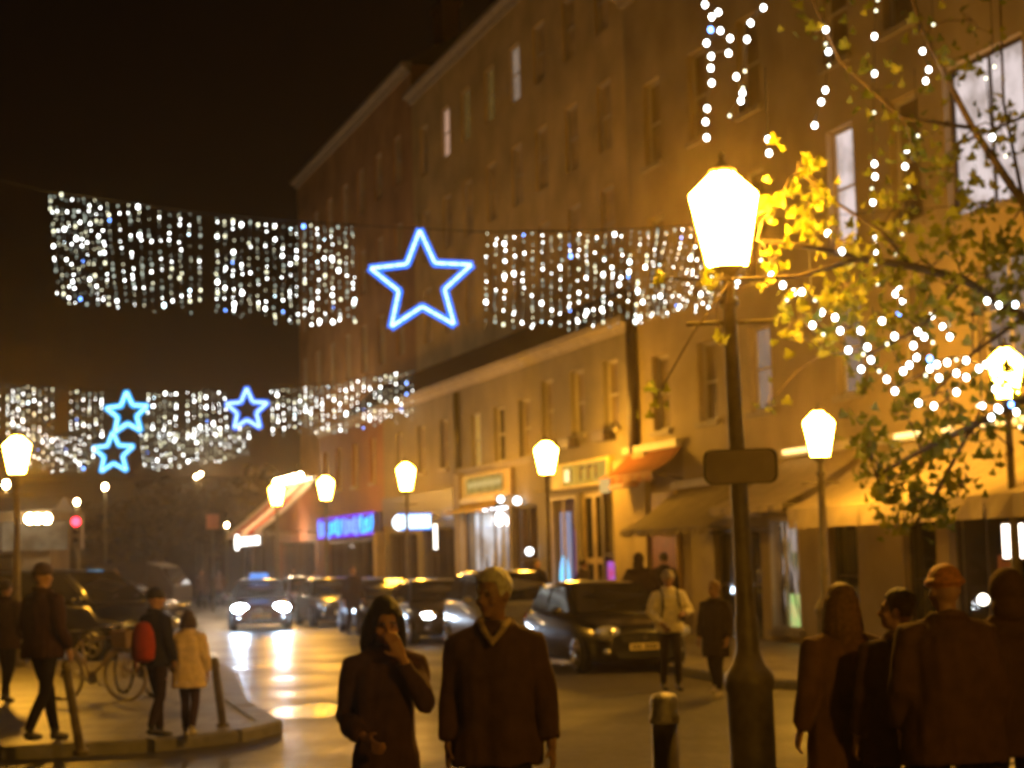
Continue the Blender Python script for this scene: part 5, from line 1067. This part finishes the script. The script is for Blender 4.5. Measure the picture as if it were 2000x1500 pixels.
# the couple walking towards us
w = person("dark-haired person in a dark coat walking with one hand raised to the cheek", standD(750, 9.6), math.radians(6), 1.70, DK, .80, .86, 1.10, hair='long', hairc=(.018, .010, .007), yaw=.15, pitch=.45, L=((.20, -.17, 1.19), (.09, -.19, 1.43)), R=((-.235, .06, 1.12), (-.12, -.17, 1.02)), vs=.0095, slim=.94, skin=(.55, .30, .18), curlL=.35, palmL=(-.4, .9, .2), curl=.8)
person("pale-haired person in a long dark overcoat with a light shirt collar, head turned aside", standD(966, 9.5), math.radians(-4), 1.83, DK, .80, .97, 1.2, hair='short', hairc=(.90, .84, .66), yaw=-.55, pitch=.14, L=((.25, .04, 1.13), (.27, -.04, .90)), R=((-.24, .05, 1.13), (-.245, -.01, .90)), vs=.0095, skin=(.36, .20, .11), collar=(.55, .42, .28))
# behind them
person("dark standing person just behind the dark-haired one, further up the road", standD(690, 47), math.radians(20), 1.8, (.02, .012, .01), .7, 1.0, 1.0)
t = person("person in a pale puffy jacket with dark shoulder straps in front of the black hatchback", stand(1312, 1348), math.radians(10), 1.66, (.82, .74, .52), .86, 1.06, .98, (.03, .02, .014), 'beanie', (.34, .28, .20), yaw=-.2, pitch=.15, L=((.30, -.04, 1.16), (.17, -.22, 1.12)), R=((-.30, -.02, 1.15), (-.17, -.2, .98)), st=.1, puff=62, coat_name="puffy_jacket", skin=(.36, .21, .13))
for sx in (-1, 1):
    m = MB(); m.tube([(sx * .11, .10, 1.42), (sx * .12, -.02, 1.475), (sx * .12, -.125, 1.38), (sx * .135, -.165, 1.2), (sx * .17, -.13, 1.02)], .02, 6); so = obj("shoulder_strap", m, M_LEATH, t); so.scale = (.95,) * 3
person("person in a dark long coat and pale shoes beside the nearest lamp post", stand(1402, 1362), math.radians(-35), 1.52, (.05, .032, .02), .62, 1.1, 1.0, (.03, .02, .015), 'short', (.32, .20, .10), yaw=-.2, st=.12, shoe=M_SHOEP)
person("stocky person in a dark hooded jacket behind the black hatchback, near the red column", standD(1252, 35.5, .12), math.radians(150), 1.8, (.03, .016, .012), .7, 1.35, 1.0, hair='hood', R=((-.33, .0, 1.16), (-.22, -.2, 1.0)), L=((.33, 0, 1.16), (.22, -.2, 1.0)))
person("slim dark person behind the one in the pale jacket", standD(1300, 37, .12), math.radians(170), 1.8, (.028, .016, .012), .75, .95, 1.0, hair='short')
# left pavement
person("tall striding person in a dark coat at the left, seen from behind", stand(85, 1474, .0)[:2] + (.12,), math.radians(150), 1.84, (.045, .018, .014), .84, 1.08, 1.04, (.013, .010, .011), 'beanie', (.05, .022, .016), st=.27, L=((.27, .0, 1.15), (.24, -.2, 1.02)), R=((-.27, .05, 1.13), (-.25, -.08, .92)))
person("person in a dark brown jacket half cut by the left edge", standD(12, 24.5, .12), math.radians(160), 1.66, (.05, .022, .016), .78, 1.05, 1.0, hair='short')
kid = person("hatted child in a dark jacket carrying a red rucksack", standD(305, 19.0, .12), math.radians(140), 1.55, (.02, .018, .022), .86, 1.02, .98, (.03, .016, .012), 'beanie', (.012, .010, .012), yaw=-.5, st=.14)
m = MB(); m.loft([ering(z, rx, ry, .235, -.05) for z, rx, ry in ((.90, .08, .05), (.94, .165, .10), (1.1, .18, .12), (1.25, .165, .10), (1.36, .11, .06), (1.38, .04, .03))]); ru = MB(); ru.v, ru.f, ru.m, ru.sm = m.v, m.f, m.m, m.sm
ME_R = voxelize(ru, .016, 4); ME_R.materials.append(cloth("red_rucksack_cloth", (.42, .055, .02)))
# the rucksack is its own thing, on the child's back
bp = tag(obj("rucksack", ME_R, None), "red rucksack on the hatted child's back", "rucksack"); bp.location = kid.location; bp.rotation_euler = kid.rotation_euler; bp.scale = (.885,) * 3
person("smaller child in a long pale quilted coat by the kerb", standD(368, 18.95, .12), math.radians(170), 1.31, (.78, .62, .48), .70, 1.16, 1.08, (.05, .025, .018), 'bob', (.05, .028, .015), st=.12, shoe=M_SHOEP, puff=46, yaw=.3)
person("tiny distant person in a white jacket on the far left road", standD(226, 60), math.radians(160), 1.86, (.62, .52, .36), .82, 1.1, 1.0, (.03, .02, .02), 'short', (.10, .06, .03), vs=.016)
# group on the right in the foreground
person("person in a rust brown long coat at the left of the right foreground group", standD(1640, 9.9, .12), math.radians(200), 1.58, (.15, .075, .04), .42, 1.12, 1.35, hair='long', hairc=(.16, .08, .025), st=.1, vs=.011)
person("person with dark hair and a dark coat, second in the right foreground group", standD(1752, 9.6, .12), math.radians(195), 1.55, (.10, .05, .04), .74, 1.16, 1.05, hair='short', hairc=(.05, .025, .012), yaw=.9, st=.1, vs=.011)
person("person in an orange knitted hat and dark coat in the right foreground group", standD(1848, 9.2, .12), math.radians(175), 1.67, (.095, .046, .036), .74, 1.26, 1.05, hair='beanie', hairc=(.50, .20, .03), yaw=.35, pitch=.1, st=.08, vs=.011)
person("broad person in a black coat at the right edge of the foreground group", standD(1965, 9.6, .12), math.radians(190), 1.64, (.08, .04, .03), .74, 1.26, 1.05, hair='hood', st=.08, vs=.011)
for lab, px, D, rz, H, c in (("dark passer-by before the dark shop window left of the cyan glow", 1052, 45.5, 40, 1.74, (.03, .02, .018)), ("dark passer-by at the panelled shop door", 1142, 43.5, 120, 1.7, (.04, .025, .02)), ("distant dark walker left of the oncoming car", 395, 82, 30, 1.75, (.05, .03, .02)), ("distant walker in brown beneath the reddish square sign", 430, 86, 200, 1.7, (.10, .06, .04)), ("distant walker by the far left shop", 60, 57, 120, 1.72, (.05, .03, .02)), ("distant walker in a light coat by the far left shop", 35, 56, 60, 1.7, (.22, .16, .10)), ("distant walker under the striped awning", 575, 75, 10, 1.75, (.04, .025, .02)), ("distant walker in ochre under the far lamp", 615, 71, 200, 1.72, (.16, .09, .03))):
    person(lab, standD(px, D, .12 if D < 60 and px > 900 else 0), math.radians(rz), H, c, .74, 1.05, 1.0, vs=.02, group="passers-by in the distance")

bpy.data.scenes.remove(WORK)

# ------------------------------------------------------------------ thin mist added for the bloom round the lamps and the lifted blacks
h = MB(); h.box(-305, 305, -45, 505, -1.0, 27.5)
M_HAZE = bpy.data.materials.new("bloom_mist"); M_HAZE.use_nodes = True; nt = M_HAZE.node_tree; nt.nodes.remove(nt.nodes["Principled BSDF"])
pv = nt.nodes.new("ShaderNodeVolumePrincipled"); pv.inputs["Color"].default_value = (.95, .8, .62, 1); pv.inputs["Density"].default_value = 0.0009; pv.inputs["Anisotropy"].default_value = 0.9
nt.links.new(pv.outputs[0], nt.nodes["Material Output"].inputs["Volume"])
obj("haze", h, M_HAZE, kind="stuff")
